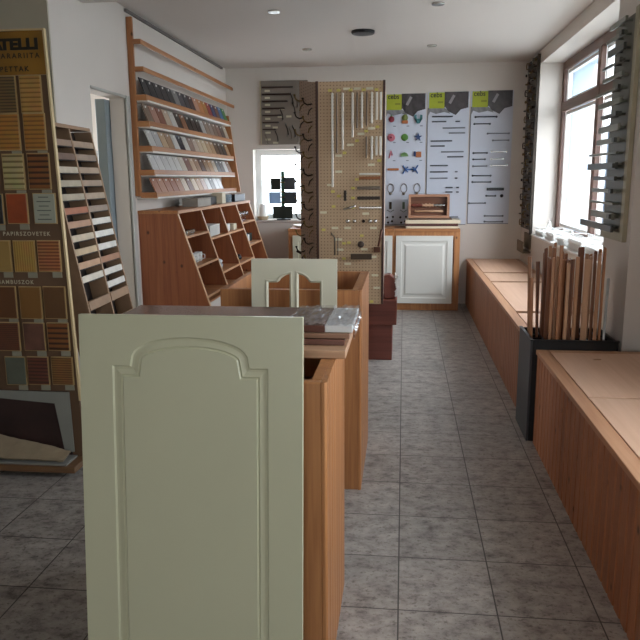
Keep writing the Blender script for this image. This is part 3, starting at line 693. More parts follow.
# plastic-wrapped parcel on plinth
pk = thing('wrapped_parcel', (-.095, 5.80, .496), 'brown parcel in crumpled clear plastic right of the pegboard column', 'parcel')
m = MB().poly([(-.148, .497), (-.052, .497), (-.045, .56), (-.06, .66), (-.10, .69), (-.148, .68)], 5.72, 5.86, 'xz'); m.build('parcel', M_red, pk, .006)
m = MB(); random.seed(4)
for q in range(9):
    z = .515 + q * .018; m.tube([(-.055 + random.uniform(-.004, .012), 5.71, z), (-.046 + random.uniform(0, .02), 5.705, z + .02), (-.05, 5.79, z + .01), (-.06, 5.85, z + .03)], [.007, .011, .008, .004], 5)
m.build('plastic_wrap', M_whitep, pk)

# ------------------------------------------------------------------ back row of cabinets
def panel_door(x0, x1, z0, z1, y, parent, mat, handle=None):
    m = routed_door(x1 - x0, z1 - z0, .022, [(-(x1 - x0) / 2 + .06, .06), ((x1 - x0) / 2 - .06, .06), ((x1 - x0) / 2 - .06, z1 - z0 - .06), (-(x1 - x0) / 2 + .06, z1 - z0 - .06)],
                    [(.004, .008), (.03, .008), (.05, .0), (.055, .0)])
    m.v = [(v[0] + (x0 + x1) / 2, v[1] + y, v[2] + z0) for v in m.v]
    return m.build('door', mat, parent)
def cabinet(x0, x1, label, doors, mat=M_white):
    r = thing('base_cabinet', ((x0 + x1) / 2, 8.15, 0), label, 'cabinet', 'pine base cabinets along the back wall')
    B('carcass', M_pine, r, x0, x1, 7.94, 8.39, .005, .875)
    m = MB().poly([(x0, .005), (x1, .005), (x1, .875), (x0, .875)], 7.915, 7.94, 'xz', holes=[[(x0 + .06, .09), (x1 - .06, .09), (x1 - .06, .83), (x0 + .06, .83)]])
    m.build('face_frame', M_pine, r)
    B('top', M_pinex, r, x0, x1, 7.90, 8.39, .876, .905)
    ds = []
    for a, b2 in doors: ds.append(panel_door(a, b2, .085, .83, 7.888, r, mat))
    return r, ds
cabinet(-.095, .615, 'right-hand pine base cabinet with white raised panel door by the bench', [(-.075, .54)])
cabinet(-.68, -.097, 'middle pine base cabinet mostly behind the pegboard column', [(-.65, -.115)])
cl, dl = cabinet(-1.272, -.682, 'left pine base cabinet with cream door below the small window', [(-1.22, -.71)], M_cream2)
hnd = MB().tube([(-1.17, 7.888, .66), (-1.17, 7.86, .66), (-1.09, 7.855, .62), (-1.05, 7.888, .60)], .011, 8).build('handle', M_dkmet, dl[0], smooth=True)
tag(MB().lathe((-1.13, 8.12, .906), [(.06, 0), (.11, .012), (.12, .03), (.115, .03), (.05, .012)], 24).build('dish', M_whitep, smooth=True), 'white shallow dish on the left base cabinet', 'dish')
# boards + wooden tray box on right cabinet
M_cr = plain('cream_board_edge', '#d9cbb0', 0.5)
tag(B('board', M_cr, None, .03, .60, 7.97, 8.33, .9055, .928), 'cream board at the bottom of the stack on the right cabinet', 'board', 'boards stacked on the right base cabinet')
tag(B('board', wood('maroon_board', '#57322a', '#3f211c', 'x', knots=False), None, .02, .595, 7.98, 8.33, .9285, .958), 'dark reddish board in the stack on the right cabinet', 'board', 'boards stacked on the right base cabinet')
tag(B('board', M_cr, None, .025, .62, 7.97, 8.33, .9585, .997), 'thick cream board above the dark reddish one', 'board', 'boards stacked on the right base cabinet')
tag(B('board', wood('brown_thin_board', '#5b4030', '#4a3226', 'x', knots=False), None, .06, .53, 8.0, 8.33, .9975, 1.012), 'thin brown board topmost of the stack on the right cabinet', 'board', 'boards stacked on the right base cabinet')
tb = thing('sample_box', (.28, 8.18, 1.0125), 'shallow wooden box with turned samples on the back cabinet boards', 'box')
MB().poly([(.055, 1.0125), (.505, 1.0125), (.505, 1.27), (.055, 1.27)], 8.10, 8.20, 'xz', holes=[[(.08, 1.037), (.48, 1.037), (.48, 1.245), (.08, 1.245)]]).build('frame', wood('box_wood', '#b98a6c', '#9b6c50', 'x', knots=False), tb)
B('back', wood('box_back', '#7d4f35', '#5f3823', 'x', knots=False), tb, .08, .48, 8.18, 8.20, 1.037, 1.245, 0)
prof = [(.004, -.07), (.02, -.06), (.012, -.045), (.024, -.02), (.012, 0), (.024, .02), (.012, .045), (.02, .06), (.004, .07)]
for i in range(3): MB().lathe((.15 + .12 * i, 8.15, 1.15), [(r_, h_ * 1.0) for r_, h_ in prof], 10, 'x').build('turned_rod', [M_red, M_walnl, M_chrome][i], tb, smooth=True)
MB().lathe((.28, 8.15, 1.085), [(.003, -.16), (.014, -.15), (.010, 0), (.014, .15), (.003, .16)], 10, 'x').build('turned_rod', M_walnl, tb, smooth=True)

# ------------------------------------------------------------------ posters / sample boards on the back wall
M_bd = plain('white_sample_board', '#c3c7d2', 0.5, var=0.01); M_lime = plain('lime_header', '#a3ac2a', 0.6); M_ph = plain('dark_photo', '#3c3637', 0.4, var=.5, vscale=14)
M_ink = plain('dark_ink', '#22241c', 0.6); M_gline = plain('board_outline', '#5c6068', 0.5); M_grey = plain('grey_photo', '#7b7a7c', 0.5, var=.3, vscale=20)
def sboard(x0, x1, z0, z1, label, name='handle_poster'):
    r = thing(name, ((x0 + x1) / 2, 8.39, z0), label, 'sample board', 'three white handle sample boards on the back wall')
    B('board', M_bd, r, x0, x1, 8.388, 8.399, z0, z1, 0)
    MB().box(x0, x0 + .006, 8.386, 8.388, z0, z1 - .25).box(x0 + .006, x1, 8.386, 8.388, z0, z0 + .006).build('outline', M_gline, r)
    w_ = x1 - x0
    MB().poly([(x0 + .42 * w_, z1 - .16), (x0 + .50 * w_, z1 - .21), (x0 + .68 * w_, z1 - .25), (x0 + .8 * w_, z1 - .19), (x1 - .01, z1 - .17), (x1 - .01, z1), (x0 + .40 * w_, z1), (x0 + .40 * w_, z1 - .17)], 8.3855, 8.388, 'xz').build('header_photo', M_ph, r)
    MB().poly([(x0 + .0, z1 - .27), (x0 + .06 * w_, z1 - .21), (x0 + .2 * w_, z1 - .235), (x0 + .4 * w_, z1 - .215), (x0 + .55 * w_, z1 - .235), (x0 + .5 * w_, z1 - .20), (x0 + .40 * w_, z1 - .17), (x0, z1 - .17)], 8.386, 8.388, 'xz').build('header_photo', M_grey, r)
    MB().obox((x0 + .58 * w_, 8.385, z1 - .08), (.03, .001, .10), Matrix.Rotation(.5, 3, 'Y')).build('photo_highlight', plain('photo_light', '#8d8888', .5), r)
    B('header_square', M_lime, r, x0 + .03 * w_, x0 + .40 * w_, 8.384, 8.388, z1 - .175, z1 - .005, 0)
    text('logo', 'cebs', .075, (x0 + .06 * w_, 8.3835, z1 - .055), (math.pi / 2, 0, 0), M_ink, r, .0004, off=.0015, sx=.95)
    B('caption', plain('dim_caption', '#7f851f', .6), r, x0 + .24 * w_, x0 + .37 * w_, 8.3834, 8.384, z1 - .12, z1 - .10, 0)
    return r
YP = 8.3875
def P(m): return m
b1 = sboard(-.222, .235, .92, 2.375, 'left white board of colourful children\'s knobs, next to the pegboard column')
colk = {'crimson': '#7c1f30', 'olive': '#6d7a3c', 'teal': '#3f7d82', 'pink': '#c06a78', 'green': '#4f7f2f', 'navy': '#27406e', 'leaf': '#62864f', 'orange': '#b06a3c', 'blue': '#3a5f96'}
ck = {k_: plain('knob_' + k_, v, 0.4) for k_, v in colk.items()}
xs3 = (-.15, 0.0, .15)
def disk(x, z, r_, mat, par, name='knob', y=YP, n=16): return MB().lathe((x, y, z), [(r_ * .9, 0), (r_, -.008), (r_ * .8, -.018), (r_ * .2, -.022)], n, 'y').build(name, mat, par, smooth=False)
disk(xs3[0], 2.10, .034, ck['crimson'], b1); MB().poly([(-.158, 2.13), (-.15, 2.16), (-.142, 2.13)], YP - .012, YP, 'xz').build('knob_stem', ck['green'], b1)
disk(xs3[1], 2.115, .036, ck['olive'], b1); B('knob', ck['orange'], b1, -.035, .035, YP - .02, YP, 2.05, 2.085, .004)
m = MB(); m.poly([(.105, 2.10), (.195, 2.10), (.195, 2.14), (.17, 2.145), (.165, 2.05), (.135, 2.05), (.13, 2.145), (.105, 2.14)], YP - .02, YP, 'xz').build('knob', ck['teal'], b1)
disk(xs3[0], 1.90, .044, ck['pink'], b1); disk(xs3[0], 1.90, .012, ck['crimson'], b1, 'knob_centre', YP - .022); disk(xs3[1], 1.90, .040, ck['green'], b1)
st = [(.15 + (.05 if i % 2 == 0 else .02) * math.sin(i * math.pi / 5), 1.90 + (.05 if i % 2 == 0 else .02) * math.cos(i * math.pi / 5)) for i in range(10)]
MB().poly(st, YP - .02, YP, 'xz').build('knob', ck['navy'], b1)
m = MB().tube([(-.17, YP - .01, 1.67), (-.15, YP - .01, 1.76), (-.135, YP - .01, 1.70)], .006, 6); m.build('knob', ck['pink'], b1)
MB().poly([(-.045, 1.69)] + [(.045 * math.cos(math.pi * (1 - i / 8)), 1.69 + .045 * math.sin(math.pi * i / 8)) for i in range(9)][1:], YP - .02, YP, 'xz').build('knob', ck['leaf'], b1)
B('knob', ck['orange'], b1, .13, .19, YP - .02, YP, 1.68, 1.74, .003); B('knob', ck['navy'], b1, .105, .128, YP - .02, YP, 1.69, 1.745, .003)
B('pull', ck['orange'], b1, -.19, -.06, YP - .02, YP, 1.535, 1.56, .004)
m = MB()
for s_ in (-1, 1):
    c0 = .07 + s_ * .055
    m.tube([(.07, YP - .01, 1.545), (c0, YP - .012, 1.545), (c0 + s_ * .02, YP - .012, 1.575), (c0 + s_ * .03, YP - .012, 1.59)], .009, 6).tube([(c0, YP - .012, 1.545), (c0 + s_ * .02, YP - .012, 1.515), (c0 + s_ * .03, YP - .012, 1.50)], .008, 6)
    m.tube([(c0 - s_ * .03, YP - .01, 1.575), (c0, YP - .012, 1.545), (c0 - s_ * .03, YP - .01, 1.515)], .007, 6)
m.build('pull', ck['blue'], b1, smooth=True)
for i, x in enumerate(xs3):
    m = MB().tube([(x + .035 * math.sin(a * math.pi / 10), YP - .01, 1.335 + .05 * math.cos(a * math.pi / 10)) for a in range(21)], .004, 5, False)
    m.lathe((x, YP, 1.275), [(.018, 0), (.016, -.01), (.004, -.016)], 10, 'y'); m.build('ring_pull', M_sdk, b1)
for i, x in enumerate(xs3[:2]):
    m = MB().box(x - .014, x + .014, YP - .02, YP, 1.10, 1.18).tube([(x - .04, YP - .01, 1.09), (x, YP - .015, 1.065), (x + .04, YP - .01, 1.09)], .004, 5)
    m.build('ring_pull', [M_dkmet, plain('green_grey_pull', '#5d7161', .5)][i], b1)
    m = MB()
    for dx, dz in ((-.035, .03), (.03, .035), (-.025, -.03), (.02, -.015)): m.lathe((x + dx, YP, .975 + dz), [(.014, 0), (.012, -.012), (.003, -.016)], 8, 'y')
    m.build('hooks', M_dkmet, b1)
m = MB()
for x in xs3:
    for z in (2.02, 1.84, 1.64): m.box(x + .02, x + .05, YP - .0012, YP + .0005, z, z + .008)
m.build('captions', M_gline, b1)
b2_ = sboard(.252, .708, .92, 2.385, 'middle white board of slim straight handles on the back wall')
b3_ = sboard(.725, 1.185, .93, 2.39, 'right white board of bow handles next to the window corner')
def hz(par, x0, x1, z, mat, r_=.006, bow=False):
    m = MB()
    if bow: m.tube([(x0, YP, z), (x0 + .01, YP - .022, z), (x1 - .01, YP - .022, z), (x1, YP, z)], r_, 6); m.lathe((x0, YP, z), [(.012, 0), (.01, -.008)], 8, 'y'); m.lathe((x1, YP, z), [(.012, 0), (.01, -.008)], 8, 'y')
    else: m.box(x0, x1, YP - .022, YP - .012, z - r_, z + r_).box(x0 + .015, x0 + .022, YP - .012, YP, z - .004, z + .004).box(x1 - .022, x1 - .015, YP - .012, YP, z - .004, z + .004)
    m.build('handle', mat, par)
bx = lambda px: (px - 404) / 715 * 8.39 / .985
zy = lambda py: 1.45 - (py - 178) * 8.39 / 700.0 / 1.02 + .0
M_h1 = plain('grey_metal_handle', '#6d6f76', 0.35, metal=.7); M_h2 = plain('dark_metal_handle', '#3b3d43', 0.35, metal=.6)
for x0, x1, z, c in ((.30, .53, 2.12, 1), (.30, .46, 2.065, 1), (.56, .61, 2.065, 1), (.42, .67, 1.995, 0), (.49, .67, 1.94, 0), (.29, .53, 1.855, 1), (.29, .45, 1.80, 1), (.41, .66, 1.735, 0), (.48, .66, 1.68, 1),
                     (.29, .49, 1.585, 1), (.29, .49, 1.515, 1), (.29, .49, 1.445, 0), (.57, .60, 1.515, 0), (.57, .60, 1.445, 1), (.47, .55, 1.34, 1), (.59, .62, 1.34, 1), (.47, .55, 1.29, 1), (.59, .62, 1.29, 1), (.52, .62, 1.01, 0)):
    hz(b2_, x0, x1, z, M_h2 if c else M_h1, .007)
for x0, x1, z, c in ((.78, 1.01, 2.11, 1), (.77, .94, 2.035, 1), (.92, 1.15, 1.93, 0), (.98, 1.15, 1.855, 0), (.77, .92, 1.72, 1), (.97, 1.13, 1.73, 2), (.77, .90, 1.65, 1), (.97, 1.10, 1.65, 2), (.77, .92, 1.575, 0), (.97, 1.14, 1.58, 2),
                     (.77, .97, 1.47, 1), (.77, .97, 1.40, 1), (.74, .92, 1.165, 0), (.92, 1.12, 1.02, 0), (.92, 1.12, .955, 0), (.93, 1.03, 1.245, 1)):
    hz(b3_, x0, x1, z, [M_h1, M_h2, M_chrome][c], .006, True)
B('handle', M_black, b3_, .93, 1.12, YP - .03, YP, 1.305, 1.335, .003); knob_ = MB().lathe((1.10, YP, 1.245), [(.02, 0), (.016, -.02), (.004, -.03)], 12, 'y').build('knob', M_black, b3_)

# ------------------------------------------------------------------ rod board on back wall above the small window
rb = thing('rod_sample_board', (-1.38, 8.39, 1.84), 'brown board with horizontal rods and labels above the small window', 'sample board')
M_tau = plain('taupe_board', '#80766b', 0.6); M_rod = plain('dark_brown_rod', '#3c2e27', 0.35, metal=.4)
B('board', M_tau, rb, -1.64, -1.10, 8.382, 8.399, 1.84, 2.545, 0)
B('edge', plain('beige_edge', '#b5a98c', .6), rb, -1.652, -1.64, 8.376, 8.399, 1.84, 2.545, 0)
for i in range(8):
    z = 2.47 - i * .077; x1 = -1.27 - i * .034
    if i < 7: MB().tube([(-1.62, 8.382, z), (-1.62, 8.355, z), (x1, 8.355, z), (x1, 8.382, z)], .009, 8).build('rod', M_rod, rb, smooth=True)
    B('label', plain('label_paper', '#c7c0a4', .7), rb, -1.595, -1.535, 8.3805, 8.3822, z - .046, z - .024, 0)
for x, z in ((-1.40, 2.235), (-1.42, 2.15), (-1.32, 2.15), (-1.48, 2.03), (-1.48, 1.86)):
    B('label', plain('label_paper', '#c7c0a4', .7), rb, x - .03, x + .03, 8.3805, 8.3822, z - .011, z + .011, 0)
for i, (x, z) in enumerate(((-1.30, 2.36), (-1.25, 2.33), (-1.28, 2.26), (-1.22, 2.28), (-1.36, 2.02), (-1.32, 1.98), (-1.28, 2.0), (-1.60, 1.92), (-1.48, 1.95), (-1.24, 1.93), (-1.42, 2.19))):
    MB().tube([(x, 8.382, z + .05), (x + .01, 8.33, z + .03), (x + .035, 8.31, z - .02), (x + .04, 8.33, z - .07), (x + .02, 8.382, z - .08)], .006, 6).build('hook', [M_dkmet, M_sdk][i % 2], rb, smooth=True)

# ------------------------------------------------------------------ things on the small window sill
ts = thing('tile_stand', (-1.41, 8.46, .97), 'green stand holding dark tile samples on the small window sill', 'stand')
M_grn = plain('dark_green_metal', '#2c5a4a', 0.5)
MB().lathe((-1.41, 8.455, .971), [(.02, 0), (.085, .0), (.085, .012), (.02, .016)], 28).build('base', M_black, ts)
B('post', M_grn, ts, -1.435, -1.395, 8.44, 8.46, .985, 1.54, .002)
M_dt = plain('dark_tile', '#1c241f', 0.3); M_dt2 = plain('charcoal_tile', '#34383c', 0.3)
for (a, b2, c, d_, mt_) in ((-1.555, -1.436, 1.325, 1.46, M_dt), (-1.394, -1.265, 1.325, 1.465, M_dt2), (-1.394, -1.25, 1.16, 1.30, M_dt2), (-1.535, -1.30, .99, 1.135, M_dt)):
    B('tile', mt_, ts, a, b2, 8.425, 8.438, c, d_, .001)
B('tile', plain('pale_blue_tile', '#8fb0d6', 0.3), ts, -1.58, -1.437, 8.425, 8.438, 1.16, 1.30, .001)
m = MB()
for z in (1.47, 1.41, 1.30, 1.24, 1.18): m.tube([(-1.445, 8.428, z), (-1.385, 8.42, z)], .007, 6)
m.build('clips', M_brass, ts)
pt = thing('storage_jar', (-1.66, 8.46, .97), 'white translucent jar in a beige tray at the window sill left end', 'jar')
MB().lathe((-1.66, 8.46, .985), [(.035, 0), (.045, .02), (.046, .14), (.04, .16), (.04, .175)], 20).build('jar', M_whitep, pt, smooth=True)
MB().lathe((-1.66, 8.46, .971), [(.05, 0), (.075, .045), (.07, .045), (.05, .012)], 20).build('tray', plain('beige_tray', '#b8a78a', .6), pt)

# ------------------------------------------------------------------ slanted pigeonhole shelf on the left wall
su = thing('pigeonhole_shelf', (-1.85, 6.7, 0), 'low pine shelf with slanted pigeonholes along the left wall', 'shelf')
ZT, ZB = 1.215, .53; XT, XB = -1.735, -1.52
def xf(z): return XT + (XB - XT) * (ZT - z) / (ZT - ZB)
ys = [5.41, 6.065, 6.72, 7.375, 8.03]
def slantboard(y0, y1, zb, mat, name, front=True):
    return MB().poly([(-2.048, zb), (xf(zb), zb), (XT, ZT - .025), (-2.048, ZT - .025)], y0, y1, 'xz').build(name, mat, su)
slantboard(5.41, 5.432, 0.003, M_pinedk, 'end_panel'); 
for y in ys[1:-1]: slantboard(y - .011, y + .011, .50, M_pinedk, 'divider')
slantboard(8.008, 8.03, 0.003, M_pinedk, 'end_panel')
B('top_board', M_piney, su, -2.048, XT + .004, 5.40, 8.04, ZT - .024, ZT, .002)
B('back_panel', M_pinedk, su, -2.048, -2.036, 5.435, 8.005, .50, ZT - .026, 0)
# light front edging strips on dividers
for i, y in enumerate(ys):
    zb = 0.003 if i in (0, 4) else .50
    m = MB(); yy0, yy1 = y - .012, y + .012
    if i == 0: yy0, yy1 = 5.408, 5.434
    if i == 4: yy0, yy1 = 8.006, 8.032
    m.poly([(xf(zb), zb), (xf(zb) + .006, zb), (XT + .006, ZT - .025), (XT, ZT - .025)], yy0, yy1, 'xz'); m.build('edge_strip', M_edge, su)
B('edge_strip', M_edgey, su, XT + .004, XT + .012, 5.40, 8.04, ZT - .024, ZT, 0)
shl = [(0, [1.015, .78, .545]), (1, [.95, .655]), (2, [.95, .65]), (3, [1.005, .775])]
for i, zz in shl:
    for z in zz:
        B('shelf_board', M_pinex, su, -2.034, xf(z) - .004, ys[i] + .024, ys[i + 1] - .013, z - .016, z, 0)
        B('shelf_edge', M_edgey, su, xf(z) - .0035, xf(z) + .003, ys[i] + .024, ys[i + 1] - .013, z - .017, z + .001, 0)
B('bottom_board', M_piney, su, -2.034, xf(.5) - .01, 5.435, 8.0, .482, .498, 0)
# objects on top (z=1.215) and in pigeonholes
def box_item(name, mat, x0, x1, y0, y1, z, h_, label, cat, lid=None, group=None):
    r = thing(name, ((x0 + x1) / 2, (y0 + y1) / 2, z), label, cat, group)
    B('body', mat, r, x0, x1, y0, y1, z + .0005, z + h_, .003)
    if lid: B('lid', lid, r, x0 - .002, x1 + .002, y0 - .002, y1 + .002, z + h_, z + h_ + .008, .002)
    return r
M_grw = plain('grey_cardboard', '#a5a097', .7); M_lab = plain('cream_card', '#cdc3aa', .7)
box_item('flat_box', M_grw, -1.90, -1.76, 6.08, 6.50, ZT, .065, 'flat grey box on the pigeonhole shelf top, nearest', 'box', M_grw)
box_item('black_case', M_black, -1.94, -1.80, 6.56, 6.86, ZT, .065, 'black case behind the flat grey box on the shelf top', 'case', M_black)
box_item('cream_block', M_lab, -1.86, -1.76, 6.93, 7.06, ZT, .105, 'cream upright box on the middle of the shelf top', 'box')
box_item('dark_glass_box', plain('dark_glass_tiles', '#3d4540', .15), -1.90, -1.77, 7.10, 7.36, ZT, .085, 'dark glossy box beside the cream box on the shelf top', 'box')
box_item('black_case', M_black, -1.92, -1.76, 7.46, 7.95, ZT, .07, 'long low black case at the far end of the shelf top', 'case', M_dkmet)
box_item('silver_tin', M_chrome, -1.86, -1.72, 5.60, 5.82, 1.0155, .03, 'flat silver tin in the nearest upper pigeonhole', 'tin')
for i, yy in enumerate((5.62, 5.72, 5.82)):
    t = thing('mug', (-1.70, yy, .7805), 'white mug with handle in the nearest middle pigeonhole, %s of three' % ['nearest', 'middle', 'farthest'][i], 'mug', 'white mugs in the nearest pigeonhole')
    MB().lathe((-1.70, yy, .7805), [(.026, 0), (.032, .01), (.033, .075), (.029, .075), (.028, .012)], 18).build('cup', M_whitep, t, smooth=True)
    MB().tube([(-1.668, yy, .84), (-1.645, yy, .835), (-1.645, yy, .805), (-1.668, yy, .80)], .004, 6).build('handle', M_whitep, t, smooth=True)
box_item('carton', plain('white_carton', '#bdbdb8', .7), -1.86, -1.69, 6.18, 6.52, .9505, .09, 'grey white carton in the second upper pigeonhole', 'box', M_whitep)
m = MB(); random.seed(9); vs = []; fs = []
nu, nvv = 16, 8
for i in range(nvv + 1):
    for j in range(nu):
        a = 2 * math.pi * j / nu; rr = (.13 if i < 6 else .13 * (1 - (i - 5) / 4.)) * (1 + random.uniform(-.14, .1)); vs.append((-1.70 + rr * .55 * math.cos(a), 6.33 + rr * math.sin(a), .656 + .012 * i + random.uniform(0, .006)))
for i in range(nvv):
    for j in range(nu): fs.append((i * nu + j, i * nu + (j + 1) % nu, (i + 1) * nu + (j + 1) % nu, (i + 1) * nu + j))
m.add(vs, fs); m.f.append(tuple(nvv * nu + j for j in range(nu))); m.f.append(tuple(reversed(range(nu))))
tag(m.build('plastic_bag', plain('shiny_clear_bag', '#b4bcc2', .12, spec=.9)), 'crumpled clear plastic bag in the second pigeonhole column', 'bag')
box_item('small_box', M_whitep, -1.76, -1.70, 6.86, 6.96, .9505, .07, 'narrow white box left in the third upper pigeonhole', 'box')
box_item('small_box', M_lab, -1.77, -1.69, 7.08, 7.20, .9505, .06, 'cream small box right in the third upper pigeonhole', 'box')
tag(MB().lathe((-1.66, 7.12, .6505), [(.03, 0), (.034, .02), (.02, .045), (.008, .055)], 14).build('knob', M_black, smooth=True), 'small black knob in the third lower pigeonhole', 'knob')
for i, yy in enumerate((7.52, 7.68, 7.84)):
    tag(MB().lathe((-1.74, yy, 1.0055), [(.03, 0), (.006, .008), (.006, .04), (.036, .06), (.036, .10), (.030, .10), (.030, .062), (.004, .046)], 16).build('glass', M_film, smooth=True), 'clear stemmed glass in the far upper pigeonhole, %s of three' % ['nearest', 'middle', 'farthest'][i], 'glass', 'clear glasses in the far pigeonhole')
box_item('blue_carton', plain('blue_carton', '#5b86b0', .5), -1.78, -1.68, 7.55, 7.66, .7755, .09, 'blue carton in the far lower pigeonhole', 'box')
box_item('white_carton', M_whitep, -1.78, -1.68, 7.68, 7.76, .7755, .08, 'white carton beside the blue carton', 'box')
box_item('dark_carton', plain('dark_green_carton', '#24312c', .5), -1.78, -1.68, 7.78, 7.90, .7755, .085, 'dark carton at the right of the blue carton', 'box')

# ------------------------------------------------------------------ wall rack of finish samples on the left wall
wr = thing('sample_rack', (-2.0, 6.7, 1.3), 'wall mounted pine rack with five trays of finish samples', 'rack')
def xr(z): return -1.945 + .07 * (2.45 - z) / 1.15
B('post', M_pine, wr, -2.048, -2.003, 5.375, 5.40, 1.325, 2.625)
MB().poly([(-2.048, 1.31), (-1.835, 1.31), (-1.945, 2.14), (-2.048, 2.14)], 8.05, 8.075, 'xz').build('end_board', M_pine, wr)
for z in (2.452, 2.258):
    B('rail', M_piney, wr, xr(z) - .012, xr(z), 5.40, 8.30, z - .017, z + .017)
    B('rail_return', M_pinex, wr, -2.003, xr(z), 5.376, 5.3995, z - .017, z + .017, 0)
trayz = [2.045, 1.855, 1.672, 1.495, 1.325]
for z in trayz:
    B('tray_lip', M_piney, wr, xr(z) - .010, xr(z), 5.40, 8.048, z - .005, z + .030)
    B('tray_base', plain('white_tray_edge', '#e8e3da', .5), wr, -2.048, xr(z) - .001, 5.40, 8.048, z - .020, z - .006)
    B('tray_return', M_pinex, wr, -2.003, xr(z), 5.376, 5.3995, z - .012, z + .03, 0)
pal = [
 [('charcoal', '#2e2c2e')] * 5 + [('grey', '#8a8988'), ('dark grey', '#4a4a50'), ('charcoal', '#33323a'), ('dark red brown', '#4c3434'), ('peach', '#b98a74'), ('orange', '#b97a4a'), ('amber', '#a8763c'), ('red', '#963a34'), ('navy blue', '#323a63'), ('brown', '#6d4b38'), ('bright blue', '#3d6fa5'), ('green', '#43843f')],
 [('dark beige', '#806a5a'), ('salmon', '#ad8472'), ('red brown', '#85503c'), ('light beige', '#c2ab95'), ('white', '#c9c6c0'), ('dark brown', '#3b2a22'), ('copper brown', '#8e5d3e'), ('black brown', '#2f241f'), ('umber', '#40322a'), ('espresso', '#382a24'), ('light grey', '#a9a3a0'), ('grey brown', '#8b7464'), ('taupe', '#8f7e72'), ('mid brown', '#7b6252'), ('rosy brown', '#7e5d50'), ('dark taupe', '#5b4a41'), ('cream', '#b9ab98')],
 [('white', '#c6c4c1'), ('light grey', '#b4b2b0'), ('beige', '#b89c7c'), ('tan', '#a5876a'), ('white', '#cac7c2'), ('midnight', '#23222e'), ('white', '#c9c5be'), ('cocoa', '#8a6f62'), ('light taupe', '#b3a092'), ('sand', '#bda88f'), ('wheat', '#c2ad8e'), ('tan', '#b0916f'), ('light brown', '#a88765'), ('dark oak', '#5c4431'), ('walnut', '#443128'), ('black brown', '#32261f'), ('oak', '#9d7a55')],
 [('white', '#cfccca'), ('white', '#cfcdca'), ('black edged white', '#c9c7c4'), ('white', '#d0ceca'), ('white', '#cfccc7'), ('cream', '#cabfb0'), ('rosewood', '#7d5448'), ('beige', '#b69a80'), ('tan brown', '#98755a'), ('dark walnut', '#55382c'), ('hazel', '#8a6a4d'), ('caramel', '#a07a52'), ('grey beige', '#a3937f'), ('slate', '#4c4a4c'), ('dark bronze', '#453a33'), ('pale grey', '#b5b0ab'), ('brown', '#7b5a46')],
 [('cherry', '#a3694a'), ('light cherry', '#a87352'), ('alder', '#9c6242'), ('copper', '#96593a'), ('pear', '#a56f4e'), ('pale beige', '#bfa88f'), ('chestnut', '#6d4433'), ('light maple', '#c0a585'), ('beech', '#ab8460'), ('rose beige', '#b3978a'), ('white', '#cdc9c5'), ('pewter', '#6f6a68'), ('white', '#d0cecc'), ('dark edged white', '#c5c3c2')]]
rown = ['top', 'second', 'third', 'fourth', 'bottom']
first = None; random.seed(2)
for ri, z in enumerate(trayz):
    n = len(pal[ri]); step = 2.6 / 17.0
    for i, (cn, cc) in enumerate(pal[ri]):
        y0 = 5.405 + i * step; lean = .035
        mt_ = plain('sample_' + cn.replace(' ', '_') + '_' + cc[1:], cc, .45, var=.12, vscale=10)
        h_ = min(.158, ([.19] + [trayz[q] - trayz[q + 1] for q in range(4)])[ri] - .030); w_ = step - .012
        xa = xr(z) - .016; m = MB()
        # leaning board, top falls back to the wall and toward the far end
        v = [(xa, y0 + .035, z), (xa, y0 + w_ + .035, z), (xa - .045, y0 + w_ - .025, z + h_), (xa - .045, y0 - .025, z + h_)]
        if i == 0: v = [(a, max(b2, 5.402), c) for a, b2, c in v]
        m.add([(a - t_, b2, c) for t_ in (0, .008) for a, b2, c in v], [(0, 1, 2, 3), (7, 6, 5, 4), (0, 4, 5, 1), (1, 5, 6, 2), (2, 6, 7, 3), (3, 7, 4, 0)])
        o = m.build('finish_sample', mt_)
        tag(o, '%s finish sample, %s from the near end in the %s tray' % (cn, ORD[i], rown[ri]), 'sample', 'finish samples in the wall rack')
        mm = MB(); cx, cy, cz = xa - .0395, y0 + w_ / 2 - .015, z + h_ - .02
        mm.box(cx, cx + .002, cy - .012, cy + .012, cz - .01, cz + .01); mm.build('label_sticker', M_whitep, o)

# ------------------------------------------------------------------ slatted sample rack leaning beside the door
lr = thing('slatted_sample_rack', (-1.75, 3.97, 0), 'leaning wooden rack with two columns of sample drawers beside the doorway', 'rack')
def E(y, z):   # front plane x at (y,z)
    return -1.895 + .185 * (1.737 - z) + (4.3 - y) * .045
def plank(y0, y1, z0, z1, mat, name, d0=0.0, d1=.02):
    m = MB(); v = []
    for (yy, zz) in ((y0, z0), (y1, z0), (y1, z1), (y0, z1)): v.append((E(yy, zz) - d0, yy, zz))
    v2 = [(a - (d1 - d0), b2, c) for a, b2, c in v]
    m.add(v + v2, [(0, 1, 2, 3), (7, 6, 5, 4), (0, 4, 5, 1), (1, 5, 6, 2), (2, 6, 7, 3), (3, 7, 4, 0)])
    return m.build(name, mat, lr)
M_ed = plain('tan_rack_wood', '#94765a', .6, var=.12, vscale=12)
ym = 3.975
for (a, b2) in ((3.64, 3.655), (ym - .009, ym + .009), (4.285, 4.30)): plank(a, b2, 0.0, 1.735, M_ed, 'stile', 0, .12)
plank(3.655, 4.285, 1.737, 1.757, M_ed, 'top_rail', -.002, .12)
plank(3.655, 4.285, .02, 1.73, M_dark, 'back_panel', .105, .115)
lipc = ['#9c8570', '#8f7b6a', '#a08a74', '#96806b', '#a59079', '#8c7968', '#c9c3b8', '#cfcbc1', '#cdc8be', '#9a6f52', '#cfc9be', '#cdc8bf', '#9b8672', '#a58b70']
lipl = ['#8b725e', '#6d5342', '#b2a48e', '#a39780', '#9d907a', '#9c5c3b', '#a57e62', '#b9a88f', '#b39a78', '#b08a6a', '#c9bfae', '#43463a', '#8b725e', '#a58b70']
